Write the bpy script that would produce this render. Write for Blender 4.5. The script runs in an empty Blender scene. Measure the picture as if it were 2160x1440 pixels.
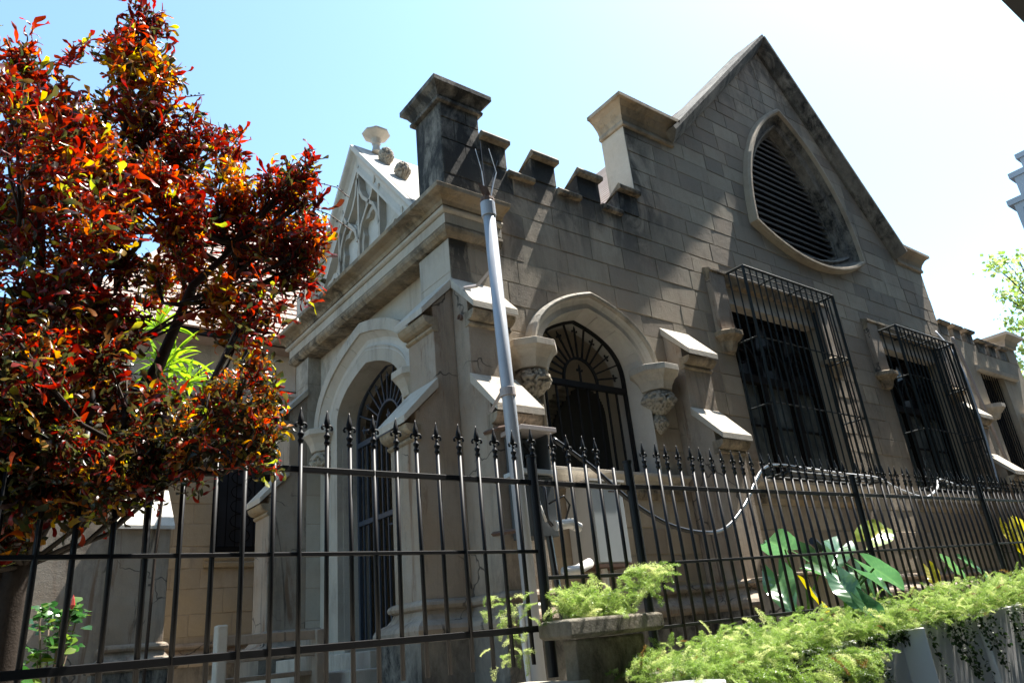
import bpy, bmesh, math, random
import numpy as np
from mathutils import Vector, Matrix, noise
from math import sin, cos, pi, sqrt, radians
random.seed(7)
S = bpy.context.scene
COL = S.collection

# ------------------------------------------------------------------ camera
HD, PT, RL = 0.675125, 0.381144, -0.0998301
Fw = Vector((sin(HD)*cos(PT), cos(HD)*cos(PT), sin(PT)))
Rt = Vector((cos(HD), -sin(HD), 0)); Up = Rt.cross(Fw)
R2 = Rt*cos(RL)+Up*sin(RL); U2 = -Rt*sin(RL)+Up*cos(RL)
cam = bpy.data.cameras.new('camera'); camo = bpy.data.objects.new('camera', cam)
COL.objects.link(camo)
M = Matrix(((R2.x, U2.x, -Fw.x, 0), (R2.y, U2.y, -Fw.y, 0), (R2.z, U2.z, -Fw.z, 1.6), (0, 0, 0, 1)))
camo.matrix_world = M
cam.lens = 26.26; cam.sensor_width = 36; cam.clip_end = 2000; cam.clip_start = 0.05
S.camera = camo

# ------------------------------------------------------------------ light
SUN_EL = radians(62.5); SUN_SY = radians(6.0)      # sun stands along +X, a little in front of the facade
sdir = Vector((cos(SUN_EL)*cos(SUN_SY), -cos(SUN_EL)*sin(SUN_SY), sin(SUN_EL)))
W = bpy.data.worlds.new('World'); S.world = W; W.use_nodes = True
nt = W.node_tree; bg = nt.nodes['Background']
sky = nt.nodes.new('ShaderNodeTexSky'); sky.sky_type = 'NISHITA'; sky.sun_disc = False
sky.sun_elevation = SUN_EL; sky.sun_rotation = radians(90)+SUN_SY
sky.air_density = 1.0; sky.dust_density = 0.8; sky.ozone_density = 0.0
gm = nt.nodes.new('ShaderNodeMix'); gm.data_type = 'RGBA'; gm.blend_type = 'MULTIPLY'; gm.inputs[0].default_value = 1
gm.inputs[7].default_value = (.86, 1.01, 1.0, 1); nt.links.new(sky.outputs[0], gm.inputs[6]); nt.links.new(gm.outputs[2], bg.inputs[0]); bg.inputs[1].default_value = 0.12
sl = bpy.data.lights.new('sun', 'SUN'); sl.energy = 5.0; sl.angle = radians(0.5); sl.color = (1, .955, .88)
so = bpy.data.objects.new('sun', sl); COL.objects.link(so)
so.rotation_euler = sdir.to_track_quat('Z', 'Y').to_euler()
S.view_settings.view_transform = 'Standard'; S.view_settings.look = 'None'
S.view_settings.exposure = 1.7; S.view_settings.gamma = 1.0
S.view_settings.use_curve_mapping = False

# ------------------------------------------------------------------ materials
def newmat(name):
    m = bpy.data.materials.new(name); m.use_nodes = True
    n = m.node_tree; return m, n, n.nodes['Principled BSDF']
def N(n, t, **k):
    x = n.nodes.new(t)
    for a, b in k.items(): setattr(x, a, b)
    return x
def tex(n, scale, detail=6, rough=.6, stretch=(1, 1, 1), dist=0):
    g = N(n, 'ShaderNodeNewGeometry'); mp = N(n, 'ShaderNodeMapping')
    n.links.new(g.outputs['Position'], mp.inputs[0]); mp.inputs['Scale'].default_value = stretch
    t = N(n, 'ShaderNodeTexNoise'); n.links.new(mp.outputs[0], t.inputs['Vector'])
    t.inputs['Scale'].default_value = scale; t.inputs['Detail'].default_value = detail
    t.inputs['Roughness'].default_value = rough; t.inputs['Distortion'].default_value = dist
    return t.outputs[0]
def ramp(n, src, a, b, va=0., vb=1.):
    r = N(n, 'ShaderNodeMapRange'); n.links.new(src, r.inputs[0])
    r.inputs[1].default_value = a; r.inputs[2].default_value = b
    r.inputs[3].default_value = va; r.inputs[4].default_value = vb
    return r.outputs[0]
def mix(n, fac, a, b, mode='MIX'):
    m = N(n, 'ShaderNodeMix', data_type='RGBA', blend_type=mode)
    if hasattr(fac, 'is_output'): n.links.new(fac, m.inputs[0])
    else: m.inputs[0].default_value = fac
    for i, c in ((6, a), (7, b)):
        if hasattr(c, 'is_output'): n.links.new(c, m.inputs[i])
        else: m.inputs[i].default_value = (*c, 1)
    return m.outputs[2]
def mul(n, a, b):
    m = N(n, 'ShaderNodeMath', operation='MULTIPLY'); n.links.new(a, m.inputs[0])
    if hasattr(b, 'is_output'): n.links.new(b, m.inputs[1])
    else: m.inputs[1].default_value = b
    return m.outputs[0]
def bump(n, p, src, strength, dist):
    b = N(n, 'ShaderNodeBump'); b.inputs['Strength'].default_value = strength
    b.inputs['Distance'].default_value = dist; n.links.new(src, b.inputs['Height'])
    n.links.new(b.outputs[0], p.inputs['Normal'])
def stone(name, c1, c2, c3, mildew=.5, streak=.5, warm=.4, rough=.9, bmp=.5, mcol=(.035, .033, .03), parapet=False, crack=False, hollow_shade=False):
    m, n, p = newmat(name)
    at = N(n, 'ShaderNodeAttribute', attribute_name='tint')
    base = mix(n, at.outputs['Fac'], c1, c2)
    base = mix(n, ramp(n, tex(n, 1.7, 5), .40, .68, 0, warm), base, c3)
    base = mix(n, ramp(n, tex(n, 9, 8, .7), .35, .75, 0, .35), base, tuple(x*.62 for x in c1))
    grit = tex(n, 60, 5, .75)
    base = mix(n, ramp(n, grit, .35, .7, 0, .22), base, tuple(x*.5 for x in c1))
    # streaks run down the wall, blotches of mildew gather where water sits
    st = ramp(n, tex(n, 3.0, 7, .72, (1.6, 1.6, .16)), .52, .70, 0, streak)
    base = mix(n, st, base, tuple(x*.38 for x in c1))
    md = mul(n, ramp(n, tex(n, .75, 3, .5), .62-.3*mildew, .80-.22*mildew), ramp(n, tex(n, 6, 9, .75, (1, 1, .55), .4), .40, .62))
    base = mix(n, ramp(n, md, 0, 1, 0, min(1, .35+mildew*.7)), base, mcol)
    if parapet:      # black growth along the parapet, round the corner turret and under the gable top
        g = N(n, 'ShaderNodeNewGeometry'); sx = N(n, 'ShaderNodeSeparateXYZ'); n.links.new(g.outputs['Position'], sx.inputs[0])
        X, Z = sx.outputs[0], sx.outputs[2]
        top = mul(n, ramp(n, Z, 5.9, 7.1), ramp(n, X, 8.2, 7.2)); cor = mul(n, ramp(n, X, 5.5, 4.4), ramp(n, Z, 4.9, 5.7)); apx = ramp(n, Z, 9.6, 12.0, 0, .8)
        mx = N(n, 'ShaderNodeMath', operation='MAXIMUM'); n.links.new(top, mx.inputs[0]); n.links.new(cor, mx.inputs[1])
        m2 = N(n, 'ShaderNodeMath', operation='MAXIMUM'); n.links.new(mx.outputs[0], m2.inputs[0]); n.links.new(apx, m2.inputs[1])
        bl = ramp(n, tex(n, 2.2, 8, .68, (1, 1, .45), .6),   .41, .53)
        base = mix(n, mul(n, mul(n, m2.outputs[0], bl), .92), base, (.022, .022, .021))
        # a few blocks of a darker bed
    if crack:
        vo = N(n, 'ShaderNodeTexVoronoi', feature='DISTANCE_TO_EDGE'); vo.inputs['Scale'].default_value = 1.1
        g = N(n, 'ShaderNodeNewGeometry'); ad = N(n, 'ShaderNodeVectorMath', operation='ADD'); nz = N(n, 'ShaderNodeTexNoise'); nz.inputs['Scale'].default_value = 5
        n.links.new(g.outputs['Position'], nz.inputs['Vector']); sc = N(n, 'ShaderNodeVectorMath', operation='SCALE'); sc.inputs['Scale'].default_value = .28
        n.links.new(nz.outputs['Color'], sc.inputs[0]); n.links.new(g.outputs['Position'], ad.inputs[0]); n.links.new(sc.outputs[0], ad.inputs[1]); n.links.new(ad.outputs[0], vo.inputs['Vector'])
        ck = mul(n, ramp(n, vo.outputs[0], .004, .012, 1, 0), ramp(n, tex(n, 1.3, 2), .5, .56))
        base = mix(n, mul(n, ck, .8), base, (.03, .028, .025))
        sp = ramp(n, tex(n, 2.2, 9, .72, (1.6, 1.6, .30), .8), .56, .66, 0, .75)
        base = mix(n, sp, base, (.16, .085, .045)); sp2 = ramp(n, tex(n, 1.4, 9, .75, (2.2, 2.2, .22), 1.2), .58, .64, 0, .8)
        base = mix(n, sp2, base, (.05, .045, .038))
    if hollow_shade:  # shade of the carved hollows painted into the colour by pointiness
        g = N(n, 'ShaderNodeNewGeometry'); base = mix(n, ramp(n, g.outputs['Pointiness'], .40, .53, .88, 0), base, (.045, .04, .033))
    n.links.new(base, p.inputs['Base Color']); p.inputs['Roughness'].default_value = rough
    p.inputs['Specular IOR Level'].default_value = .25
    bb = N(n, 'ShaderNodeMath', operation='ADD'); n.links.new(grit, bb.inputs[0]); n.links.new(mul(n, tex(n, 8, 8, .7), 1.8), bb.inputs[1])
    bump(n, p, bb.outputs[0], bmp, .012)
    return m
def plain(name, c, rough=.5, metal=0, spec=.5, var=.25, scale=14, bmp=0, c2=None):
    m, n, p = newmat(name)
    cc = mix(n, ramp(n, tex(n, scale, 6, .65), .35, .7, 0, var if c2 is None else 1), c, c2 if c2 else tuple(x*.4 for x in c))
    n.links.new(cc, p.inputs['Base Color']); p.inputs['Roughness'].default_value = rough
    p.inputs['Metallic'].default_value = metal; p.inputs['Specular IOR Level'].default_value = spec
    if bmp: bump(n, p, tex(n, scale*4, 5), bmp, .004)
    return m
def leafmat(name, cols, trans=.45, rough=.3, spec=.5):
    # colour picked per leaf through the 'tint' attribute
    m, n, p = newmat(name)
    at = N(n, 'ShaderNodeAttribute', attribute_name='tint')
    r = N(n, 'ShaderNodeValToRGB'); r.color_ramp.interpolation = 'LINEAR'
    n.links.new(at.outputs['Fac'], r.inputs[0])
    el = r.color_ramp.elements
    while len(el) < len(cols): el.new(.5)
    for i, (pos, c) in enumerate(cols): el[i].position = pos; el[i].color = (*c, 1)
    c = mix(n, ramp(n, tex(n, 45, 4), .4, .65, 0, .35), r.outputs[0], (.10, .03, .01))
    if 'fern' in name or 'ivy' in name or 'green' in name: c = r.outputs[0]
    n.links.new(c, p.inputs['Base Color']); p.inputs['Roughness'].default_value = rough
    p.inputs['Specular IOR Level'].default_value = spec
    tr = N(n, 'ShaderNodeBsdfTranslucent'); hs = N(n, 'ShaderNodeHueSaturation')
    hs.inputs['Saturation'].default_value = 1.15; hs.inputs['Value'].default_value = 1.9
    n.links.new(c, hs.inputs['Color']); n.links.new(hs.outputs[0], tr.inputs[0])
    ms = N(n, 'ShaderNodeMixShader'); ms.inputs[0].default_value = trans
    out = n.nodes['Material Output']
    n.links.new(p.outputs[0], ms.inputs[1]); n.links.new(tr.outputs[0], ms.inputs[2]); n.links.new(ms.outputs[0], out.inputs[0])
    return m
ASH = stone('weathered_ashlar', (.44, .37, .275), (.23, .195, .155), (.36, .255, .18), .26, .45, .5, parapet=True)
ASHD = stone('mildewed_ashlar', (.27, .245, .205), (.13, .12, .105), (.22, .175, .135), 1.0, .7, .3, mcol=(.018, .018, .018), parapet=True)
MORT = stone('mortar', (.38, .33, .25), (.24, .2, .16), (.24, .18, .13), .35, .4, .3, parapet=True)
TRIM = stone('pale_trim_stone', (.52, .475, .40), (.42, .38, .31), (.45, .34, .24), .40, .5, .4)
TRIMD = stone('stained_trim_stone', (.38, .32, .24), (.28, .23, .165), (.34, .22, .095), .95, .8, .85)
REND = stone('stained_render', (.36, .305, .245), (.32, .26, .2), (.33, .235, .155), .45, .7, .75, crack=True)
CARVE = stone('carved_stone', (.46, .42, .35), (.4, .36, .3), (.4, .32, .22), .35, .3, .4, hollow_shade=True)
YEL = stone('yellow_ashlar', (.42, .36, .265), (.34, .295, .22), (.43, .34, .20), .12, .15, .5)
WHITEST = stone('white_marble_trim', (.60, .57, .51), (.52, .48, .42), (.52, .44, .35), .12, .25, .3)
CONC = stone('old_concrete', (.27, .245, .19), (.2, .18, .15), (.28, .18, .12), .85, .6, .5, mcol=(.022, .02, .016), bmp=1.)
WPAINT = plain('white_wall_paint', (.78, .77, .75), .8, var=.10, scale=3, bmp=.2)
IRON = plain('black_gloss_iron', (.010, .010, .011), .48, 0, .28, .3, 40)
CAGEM = plain('dark_green_black_paint', (.014, .020, .021), .42, 0, .5, .3, 40)
GATEM = plain('slate_blue_iron', (.045, .055, .075), .45, 0, .5, .3, 30)
PVC = plain('grey_conduit', (.36, .38, .41), .35, 0, .5, .18, 6)
PVCW = plain('white_plastic', (.66, .64, .60), .4, 0, .5, .2, 20)
STEELG = plain('dark_grey_cabinet_paint', (.075, .085, .09), .5, .0, .5, .3, 10)
PANELG = plain('pale_grey_cabinet_paint', (.44, .47, .48), .4, 0, .5, .12, 5)
RUST = plain('rusty_steel', (.16, .10, .075), .8, .2, .3, .6, 30)
PINKM = plain('galvanised_strap', (.42, .37, .35), .6, .1, .4, .3, 30)
WOODD = plain('dark_window_wood', (.012, .010, .009), .85, 0, .08, .3, 20)
SLAT = plain('grey_louvre_paint', (.12, .115, .11), .7, 0, .3, .4, 8)
DARK = plain('unlit_interior_dark', (.05, .045, .04), .9, 0, .1, .2, 3)  # dark colour stands in for the shade of unlit interiors
INTR = plain('porch_interior_plaster', (.48, .40, .30), .9, 0, .1, .3, 2)
RUB = plain('black_cable', (.015, .015, .017), .3, 0, .6, .1, 30)
CONDUIT = plain('white_cable', (.55, .55, .56), .35, 0, .6, .1, 30)
BARK = plain('croton_bark', (.05, .038, .03), .85, 0, .2, .5, 25, .6)
TWIG = plain('pale_twig', (.22, .16, .12), .7, 0, .2, .4, 40)
BERRY = plain('dark_berry', (.02, .015, .03), .3, 0, .5, .1, 30)
SOIL = plain('soil', (.05, .035, .025), .95, 0, .1, .4, 30, .5)
ASPH = plain('asphalt', (.055, .055, .053), .9, 0, .2, .4, 60, .3)
PAVE = plain('yard_paving', (.15, .135, .11), .85, 0, .2, .4, 4, .2)
SHING = stone('pink_asphalt_shingle', (.44, .34, .285), (.36, .27, .225), (.38, .29, .24), .05, .1, .2)
TOWERM = plain('tower_concrete', (.30, .32, .36), .7, 0, .3, .15, .3)
OVERM = plain('overhang_concrete', (.16, .155, .15), .85, 0, .2, .5, 1.5)
def glassmat(name, c, rough):
    m, n, p = newmat(name)
    cc = mix(n, ramp(n, tex(n, 2.5, 4), .35, .7), c, tuple(x*.35 for x in c))
    n.links.new(cc, p.inputs['Base Color']); p.inputs['Roughness'].default_value = rough
    p.inputs['Specular IOR Level'].default_value = .6
    return m
GLASS = glassmat('dusty_dark_glass', (.11, .125, .12), .16)
GLASS2 = glassmat('leaded_glass', (.018, .02, .026), .3)
TGLASS = glassmat('tower_window_glass', (.05, .13, .17), .1)
CROT = leafmat('croton_leaf', [(0, (.012, .024, .010)), (.20, (.040, .048, .016)), (.32, (.055, .009, .010)), (.56, (.18, .016, .016)), (.76, (.33, .042, .026)), (.87, (.43, .13, .035)), (.94, (.38, .29, .05)), (1, (.22, .28, .04))], .50, .28, .5)
FERN = leafmat('fern_green', [(0, (.16, .10, .035)), (.06, (.05, .08, .02)), (.35, (.14, .22, .05)), (.7, (.29, .38, .12)), (1, (.52, .55, .27))], .42, .35, .5)
IVY = leafmat('ivy_green', [(0, (.012, .028, .010)), (.6, (.03, .055, .018)), (1, (.06, .10, .03))], .2, .5, .3)
TARO = leafmat('taro_leaf_green', [(0, (.045, .12, .055)), (.45, (.10, .20, .085)), (.7, (.19, .27, .07)), (1, (.38, .33, .04))], .34, .24, .8)
PALM = leafmat('palm_leaf_green', [(0, (.09, .16, .03)), (1, (.24, .34, .05))], .5, .4, .3)
BROAD = leafmat('broadleaf_green', [(0, (.02, .06, .02)), (.7, (.05, .13, .03)), (1, (.14, .20, .04))], .35, .25, .5)

# ------------------------------------------------------------------ builder
DRIFT = {}
def FA(s, d, z): return (s, 6.0-d, z)
def FB(s, d, z): return (4.05-d, s, z)
def FR(s, d, z): return (4.25-d, s, z)
def FL(s, d, z): return (s, 12.0-d, z)
def FW(x, y, z): return (x, y, z)
class MB:
    def __init__(s): s.v = []; s.f = []; s.t = []; s.tint = 0.
    def add(s, vs, fs):
        b = len(s.v); s.v += [tuple(v) for v in vs]; s.t += [s.tint]*len(vs)
        s.f += [tuple(b+i for i in f) for f in fs]; return s
    def box(s, fr, a0, a1, b0, b1, c0, c1):
        v = [fr(a, b, c) for a in (a0, a1) for b in (b0, b1) for c in (c0, c1)]
        return s.add(v, [(0, 1, 3, 2), (4, 6, 7, 5), (0, 4, 5, 1), (2, 3, 7, 6), (0, 2, 6, 4), (1, 5, 7, 3)])
    def prism(s, fr, poly, a0, a1):            # poly in (d,z), along s
        n = len(poly); v = [fr(a0, d, z) for d, z in poly]+[fr(a1, d, z) for d, z in poly]
        return s.add(v, [tuple(range(n)), tuple(range(2*n-1, n-1, -1))]+[(i, (i+1) % n, n+(i+1) % n, n+i) for i in range(n)])
    def plate(s, fr, poly, d0, d1):            # poly in (s,z), thickness d
        n = len(poly); v = [fr(a, d0, z) for a, z in poly]+[fr(a, d1, z) for a, z in poly]
        return s.add(v, [tuple(range(n)), tuple(range(2*n-1, n-1, -1))]+[(i, (i+1) % n, n+(i+1) % n, n+i) for i in range(n)])
    def sweep(s, fr, path, prof, closed=False, pclosed=True, flip=1):   # path (s,z); prof (r,d), r along left normal
        n = len(path); m = len(prof); v = []
        for i in range(n):
            p = Vector(path[i])
            a = Vector(path[i-1]) if (i > 0 or closed) else None
            b = Vector(path[(i+1) % n]) if (i < n-1 or closed) else None
            t1 = (p-a).normalized() if a is not None else None
            t2 = (b-p).normalized() if b is not None else None
            if t1 is None: t1 = t2
            if t2 is None: t2 = t1
            n1 = Vector((-t1.y, t1.x)); n2 = Vector((-t2.y, t2.x)); mm = n1+n2
            if mm.length < 1e-6: mm = n1
            mm.normalize(); mm = mm/max(.35, mm.dot(n1))*flip
            for r, d in prof: v.append(fr(p.x+mm.x*r, d, p.y+mm.y*r))
        f = []
        for i in range(n if closed else n-1):
            j = (i+1) % n
            for k in range(m if pclosed else m-1):
                l = (k+1) % m; f.append((i*m+k, i*m+l, j*m+l, j*m+k))
        if not closed and pclosed: f += [tuple(range(m)), tuple((n-1)*m+k for k in range(m-1, -1, -1))]
        return s.add(v, f)
    def plan(s, pts, prof, closed=False):      # pts [(pos2, miter2)], prof (p,z)
        m = len(prof); v = []
        for (x, y), (mx, my) in pts:
            for p, z in prof: v.append((x+mx*p, y+my*p, z))
        f = []; n = len(pts)
        for i in range(n if closed else n-1):
            j = (i+1) % n
            for k in range(m):
                l = (k+1) % m; f.append((i*m+k, i*m+l, j*m+l, j*m+k))
        if not closed: f += [tuple(range(m)), tuple((n-1)*m+k for k in range(m-1, -1, -1))]
        return s.add(v, f)
    def tube(s, pts, r, n=6, r2=None, cap=True):
        pts = [Vector(p) for p in pts]; m = len(pts); v = []; ref = None
        for i, p in enumerate(pts):
            t = (pts[min(i+1, m-1)]-pts[max(i-1, 0)])
            if t.length < 1e-9: t = Vector((0, 0, 1))
            t.normalize()
            if ref is None: ref = Vector((0, 0, 1)) if abs(t.z) < .9 else Vector((1, 0, 0))
            u = t.cross(ref).normalized(); w = u.cross(t); ref = w
            rr = r if r2 is None else r+(r2-r)*i/max(1, m-1)
            for k in range(n):
                a = 2*pi*k/n; v.append(p+(u*cos(a)+w*sin(a))*rr)
        f = [(i*n+k, i*n+(k+1) % n, (i+1)*n+(k+1) % n, (i+1)*n+k) for i in range(m-1) for k in range(n)]
        if cap: f += [tuple(range(n)), tuple((m-1)*n+k for k in range(n-1, -1, -1))]
        return s.add(v, f)
    def lathe(s, c, prof, n=8, rot=0, sx=1, sy=1):
        c = Vector(c); v = []
        for r, z in prof:
            for k in range(n):
                a = 2*pi*k/n+rot; v.append(c+Vector((r*cos(a)*sx, r*sin(a)*sy, z)))
        m = len(prof)
        f = [(i*n+k, i*n+(k+1) % n, (i+1)*n+(k+1) % n, (i+1)*n+k) for i in range(m-1) for k in range(n)]
        f += [tuple(range(n)), tuple((m-1)*n+k for k in range(n-1, -1, -1))]
        return s.add(v, f)
    def build(s, name, mat, parent=None, bevel=0, smooth=False, loc=None, recalc=True):
        me = bpy.data.meshes.new(name); me.from_pydata([tuple(v) for v in s.v], [], s.f)
        a = me.attributes.new('tint', 'FLOAT', 'POINT'); a.data.foreach_set('value', s.t)
        if recalc:
            bm = bmesh.new(); bm.from_mesh(me); bmesh.ops.recalc_face_normals(bm, faces=bm.faces); bm.to_mesh(me); bm.free()
        if smooth: me.polygons.foreach_set('use_smooth', [True]*len(me.polygons))
        me.materials.append(mat); o = bpy.data.objects.new(name, me); COL.objects.link(o)
        if loc: o.location = loc
        if parent: setp(o, parent)
        if bevel:
            b = o.modifiers.new('b', 'BEVEL'); b.width = bevel; b.segments = 2; b.limit_method = 'ANGLE'; b.angle_limit = radians(35)
        return o
def wloc(o):
    l = Vector(o.location)
    while o.parent: o = o.parent; l = l+Vector(o.location) if o.type == 'EMPTY' else l
    return l
def setp(o, p):
    o.parent = p
    if p.type == 'EMPTY': o.matrix_parent_inverse = Matrix.Translation(-Vector(p.location))
    else: o.matrix_parent_inverse = Matrix.Translation(-Vector(p.location))
def thing(name, loc, label, cat, group=None):
    o = bpy.data.objects.new(name, None); COL.objects.link(o); o.location = loc; o.empty_display_size = .2
    return tag(o, label, cat, group)
def tag(o, label, cat, group=None):
    o['label'] = label; o['category'] = cat
    if group: o['group'] = group
    return o
def structure(o): o['kind'] = 'structure'; return o

# ------------------------------------------------------------------ setting
g = MB(); g.box(FW, -400, 600, -300, 700, -.3, 0); structure(g.build('ground', ASPH))
g = MB(); g.box(FW, -12, 40, 3.42, 60, .0, 1.12); structure(g.build('yard_terrace', PAVE))

# ------------------------------------------------------------------ church
CH = thing('church', (10, 10, 1.1), 'weathered grey stone church with crenellated porch, steep gable and pointed openings', 'church')
def part(mb, name, mat, bevel=0, smooth=False, parent=None, label=None):
    o = mb.build(name, mat, parent or CH, bevel, smooth)
    if label: o['label'] = label
    return o
CX = 11.87
# --- openings as horizontal slices
def arch_half(w, h, zs, z):                       # half width of pointed arch at height z
    t = (z-zs)/h
    if t >= 1: return None
    if t <= 0: return w
    lo, hi = 0., 1.
    for _ in range(24):
        m = (lo+hi)/2
        if bez(w, h, m)[1] < z-zs: lo = m
        else: hi = m
    return bez(w, h, lo)[0]
def bez(w, h, t):
    P = ((w, 0), (w*.99, h*.58), (w*.52, h*.86), (0, h)); u = 1-t
    return tuple(u**3*P[0][i]+3*u*u*t*P[1][i]+3*u*t*t*P[2][i]+t**3*P[3][i] for i in (0, 1))
def arch_path(c, w, h, zs, n=12, leg=0):          # from right leg over the apex to left leg
    pts = [(c+bez(w, h, i/n)[0], zs+bez(w, h, i/n)[1]) for i in range(n+1)]
    L = [(2*c-x, z) for x, z in pts[:-1]][::-1]
    pts = pts+L
    if leg: pts = [(c+w, zs-leg)]+pts+[(c-w, zs-leg)]
    return pts
RR = 3.5; ZB = 7.70; ZT = ZB+RR*sqrt(3)/2
def reul(z, g=0):
    R = RR-g*1.7; h = R*sqrt(3)/2; zc = ZB+RR*.2887; zb = zc-R*.2887; zt = zb+h
    if z >= zt: return None
    if z >= zb: return max(0, -R/2+sqrt(max(0, R*R-(z-zb)**2)))
    q = R*R-(zt-z)**2
    return sqrt(q) if q > 0 else None
def reul_path(g=0, n=14):
    R = RR-g*1.7; zc = ZB+RR*.2887; zb = zc-R*.2887; zt = zb+R*sqrt(3)/2
    V = [(0, zt), (-R/2, zb), (R/2, zb)]; out = []
    for (cx, cz), a0, a1 in ((V[1], 0, 60), (V[2], 120, 180), (V[0], 240, 300)):
        for i in range(n): a = radians(a0+(a1-a0)*i/n); out.append((CX+cx+R*cos(a), cz+R*sin(a)))
    return out
def o_awin(z):
    if 3.12 < z < 4.56: return (6-.875, 6+.875)
    h = arch_half(.97, .86, 4.55, z) if z >= 4.55 else None
    return (6-h, 6+h) if h else None
def o_reul(z):
    h = reul(z, .04); return (CX-h, CX+h) if h else None
def mk(z0, z1, a, b): return lambda z: (a, b) if z0 < z < z1 else None
WN = ((8.92, 11.36), (13.36, 15.72))
opens = [o_awin, o_reul]
wallopens = list(opens)
for a, b in WN:
    wallopens.append(mk(3.30, 6.26, a, b))
    opens.append(lambda z, a=a, b=b: (a-.36, b+.36) if 5.46 < z < 6.44 else ((a, b) if 3.14 < z <= 5.46 else None))
finspots = [(4.05, 4.57), (7.36, 7.88), (15.86, 16.38)]
for a, b in finspots: opens.append(mk(1.0, 5.2, a, b))
def ext_full(z):
    if z < 6.98: return (4.055, 16.36)
    r = CX+(12.33-z)/1.16 if z > 8.25 else 16.36
    l = CX-(12.33-z)/1.02 if z > 8.62 else 7.33
    return (l, r) if r-l > .1 else None
def free(z, ext, ops):
    e = ext(z)
    if not e: return []
    iv = [e]
    for op in ops:
        q = op(z)
        if not q: continue
        nv = []
        for a, b in iv:
            if q[1] <= a or q[0] >= b: nv.append((a, b)); continue
            if q[0] > a: nv.append((a, q[0]))
            if q[1] < b: nv.append((q[1], b))
        iv = nv
    return iv
# backing wall
bw = MB(); z = 1.0
while z < 12.3:
    for a, b in free(z+.03, ext_full, wallopens): bw.box(FA, a, b, -.42, 0, z, z+.06)
    z += .06
part(bw, 'wall', MORT)
# --- stones
STONES = []
def add_stone(fr, zs, iv, tint, proud, field):
    ok = [(z, a, b) for z, (a, b) in zip(zs, iv) if b-a > .03]
    if len(ok) < 2: return
    if max(b-a for _, a, b in ok) < .07: return
    g_ = .003; be = .006
    L = [(a+g_, z) for z, a, b in ok]; Rr = [(b-g_, z) for z, a, b in ok]
    L[0] = (L[0][0], L[0][1]+g_); Rr[0] = (Rr[0][0], Rr[0][1]+g_); L[-1] = (L[-1][0], L[-1][1]-g_); Rr[-1] = (Rr[-1][0], Rr[-1][1]-g_)
    out = Rr+L[::-1]; k = len(ok)
    inn = [(x-be, z) for x, z in Rr]+[(x+be, z) for x, z in L[::-1]]
    def zz(i, z): return z+be if i in (0, 2*k-1) else (z-be if i in (k-1, k) else z)
    j = lambda: random.uniform(-.004, .004)
    inn = [(x+j(), zz(i, z)+j()) for i, (x, z) in enumerate(inn)]
    n = 2*k; tl = [random.uniform(-.003, .003) for _ in range(2)]
    v = [fr(x, -.02, z) for x, z in out]+[fr(x, proud-.008, z) for x, z in out]+[fr(x, proud+tl[0]*(x-out[0][0])*3, z) for x, z in inn]
    f = [(i, (i+1) % n, n+(i+1) % n, n+i) for i in range(n)]+[(n+i, n+(i+1) % n, 2*n+(i+1) % n, 2*n+i) for i in range(n)]
    for q in range(k-1): f.append((2*n+q, 2*n+q+1, 2*n+(n-2-q), 2*n+(n-1-q)))
    cx = sum(p[0] for p in out)/n; cz = sum(p[1] for p in out)/n; P = Vector(fr(cx, 0, cz))-Vector((0, 0, 1.6))
    area = (max(p[0] for p in out)-min(p[0] for p in out))*.3*abs(P.y if fr in (FA, FL) else P.x)/P.length**3
    STONES.append((area, v, f, tint, field))
def stone_field(fr, zlist, ext, ops, ls, field, cxs=(), amp=.007):
    prev = random.random()
    for z0, z1 in zip(zlist[:-1], zlist[1:]):
        zm = (z0+z1)/2; K = 4
        zs = [z0+(z1-z0)*i/K for i in range(K+1)]; zs[0] += .002; zs[-1] -= .002
        # dividers: openings touching the row
        act = []
        for op in ops:
            q = [op(z) for z in zs]
            if any(q):
                cx = None
                for x in q:
                    if x: cx = (x[0]+x[1])/2
                act.append((cx, [x or (cx, cx) for x in q]))
        act.sort(key=lambda t: t[0])
        es = [ext(z) for z in zs]
        good = [e for e in es if e]
        if not good: continue
        es = [e or (sum(good[-1])/2,)*2 for e in es]
        bounds = [[e[0] for e in es]]
        for cx, q in act: bounds.append([x[0] for x in q]); bounds.append([x[1] for x in q])
        bounds.append([e[1] for e in es])
        for i in range(0, len(bounds), 2):
            lb, rb = bounds[i], bounds[i+1]; a, b = min(lb), max(rb)
            if b-a < .06: continue
            cuts = [a]; x = a+random.uniform(.35, 1)*ls[1]*.8
            while x < b-ls[0]*.55: cuts.append(x); x += random.uniform(*ls)
            cuts.append(b)
            for c0, c1 in zip(cuts[:-1], cuts[1:]):
                iv = [(max(l, c0), min(r, c1)) for l, r in zip(lb, rb)]
                straight = all(abs(q[0]-iv[0][0]) < 1e-4 and abs(q[1]-iv[0][1]) < 1e-4 for q in iv)
                zz = zs; ii = iv
                if straight: zz = [zs[0], zs[-1]]; ii = [iv[0], iv[-1]]
                add_stone(fr, zz, ii, random.random()**1.3, (.003+random.random()*amp), field)
def levels(z0, z1, h, jit=.02):
    n = max(1, round((z1-z0)/h)); return [z0]+[z0+(z1-z0)*i/n+random.uniform(-jit, jit) for i in range(1, n)]+[z1]
stone_field(FA, levels(2.06, 6.98, .30), ext_full, opens, (.42, .78), 'a')
stone_field(FA, levels(6.98, 12.25, .30), ext_full, opens, (.45, .82), 'a')
# turret stones above the parapet + merlon blocks
MER = [(4.61, 4.99), (5.39, 5.79), (6.18, 6.58), (6.95, 7.33)]
stone_field(FA, levels(6.29, 7.74, .29), lambda z: (4.055, 4.61), [], (.28, .56), 'd')

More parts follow.
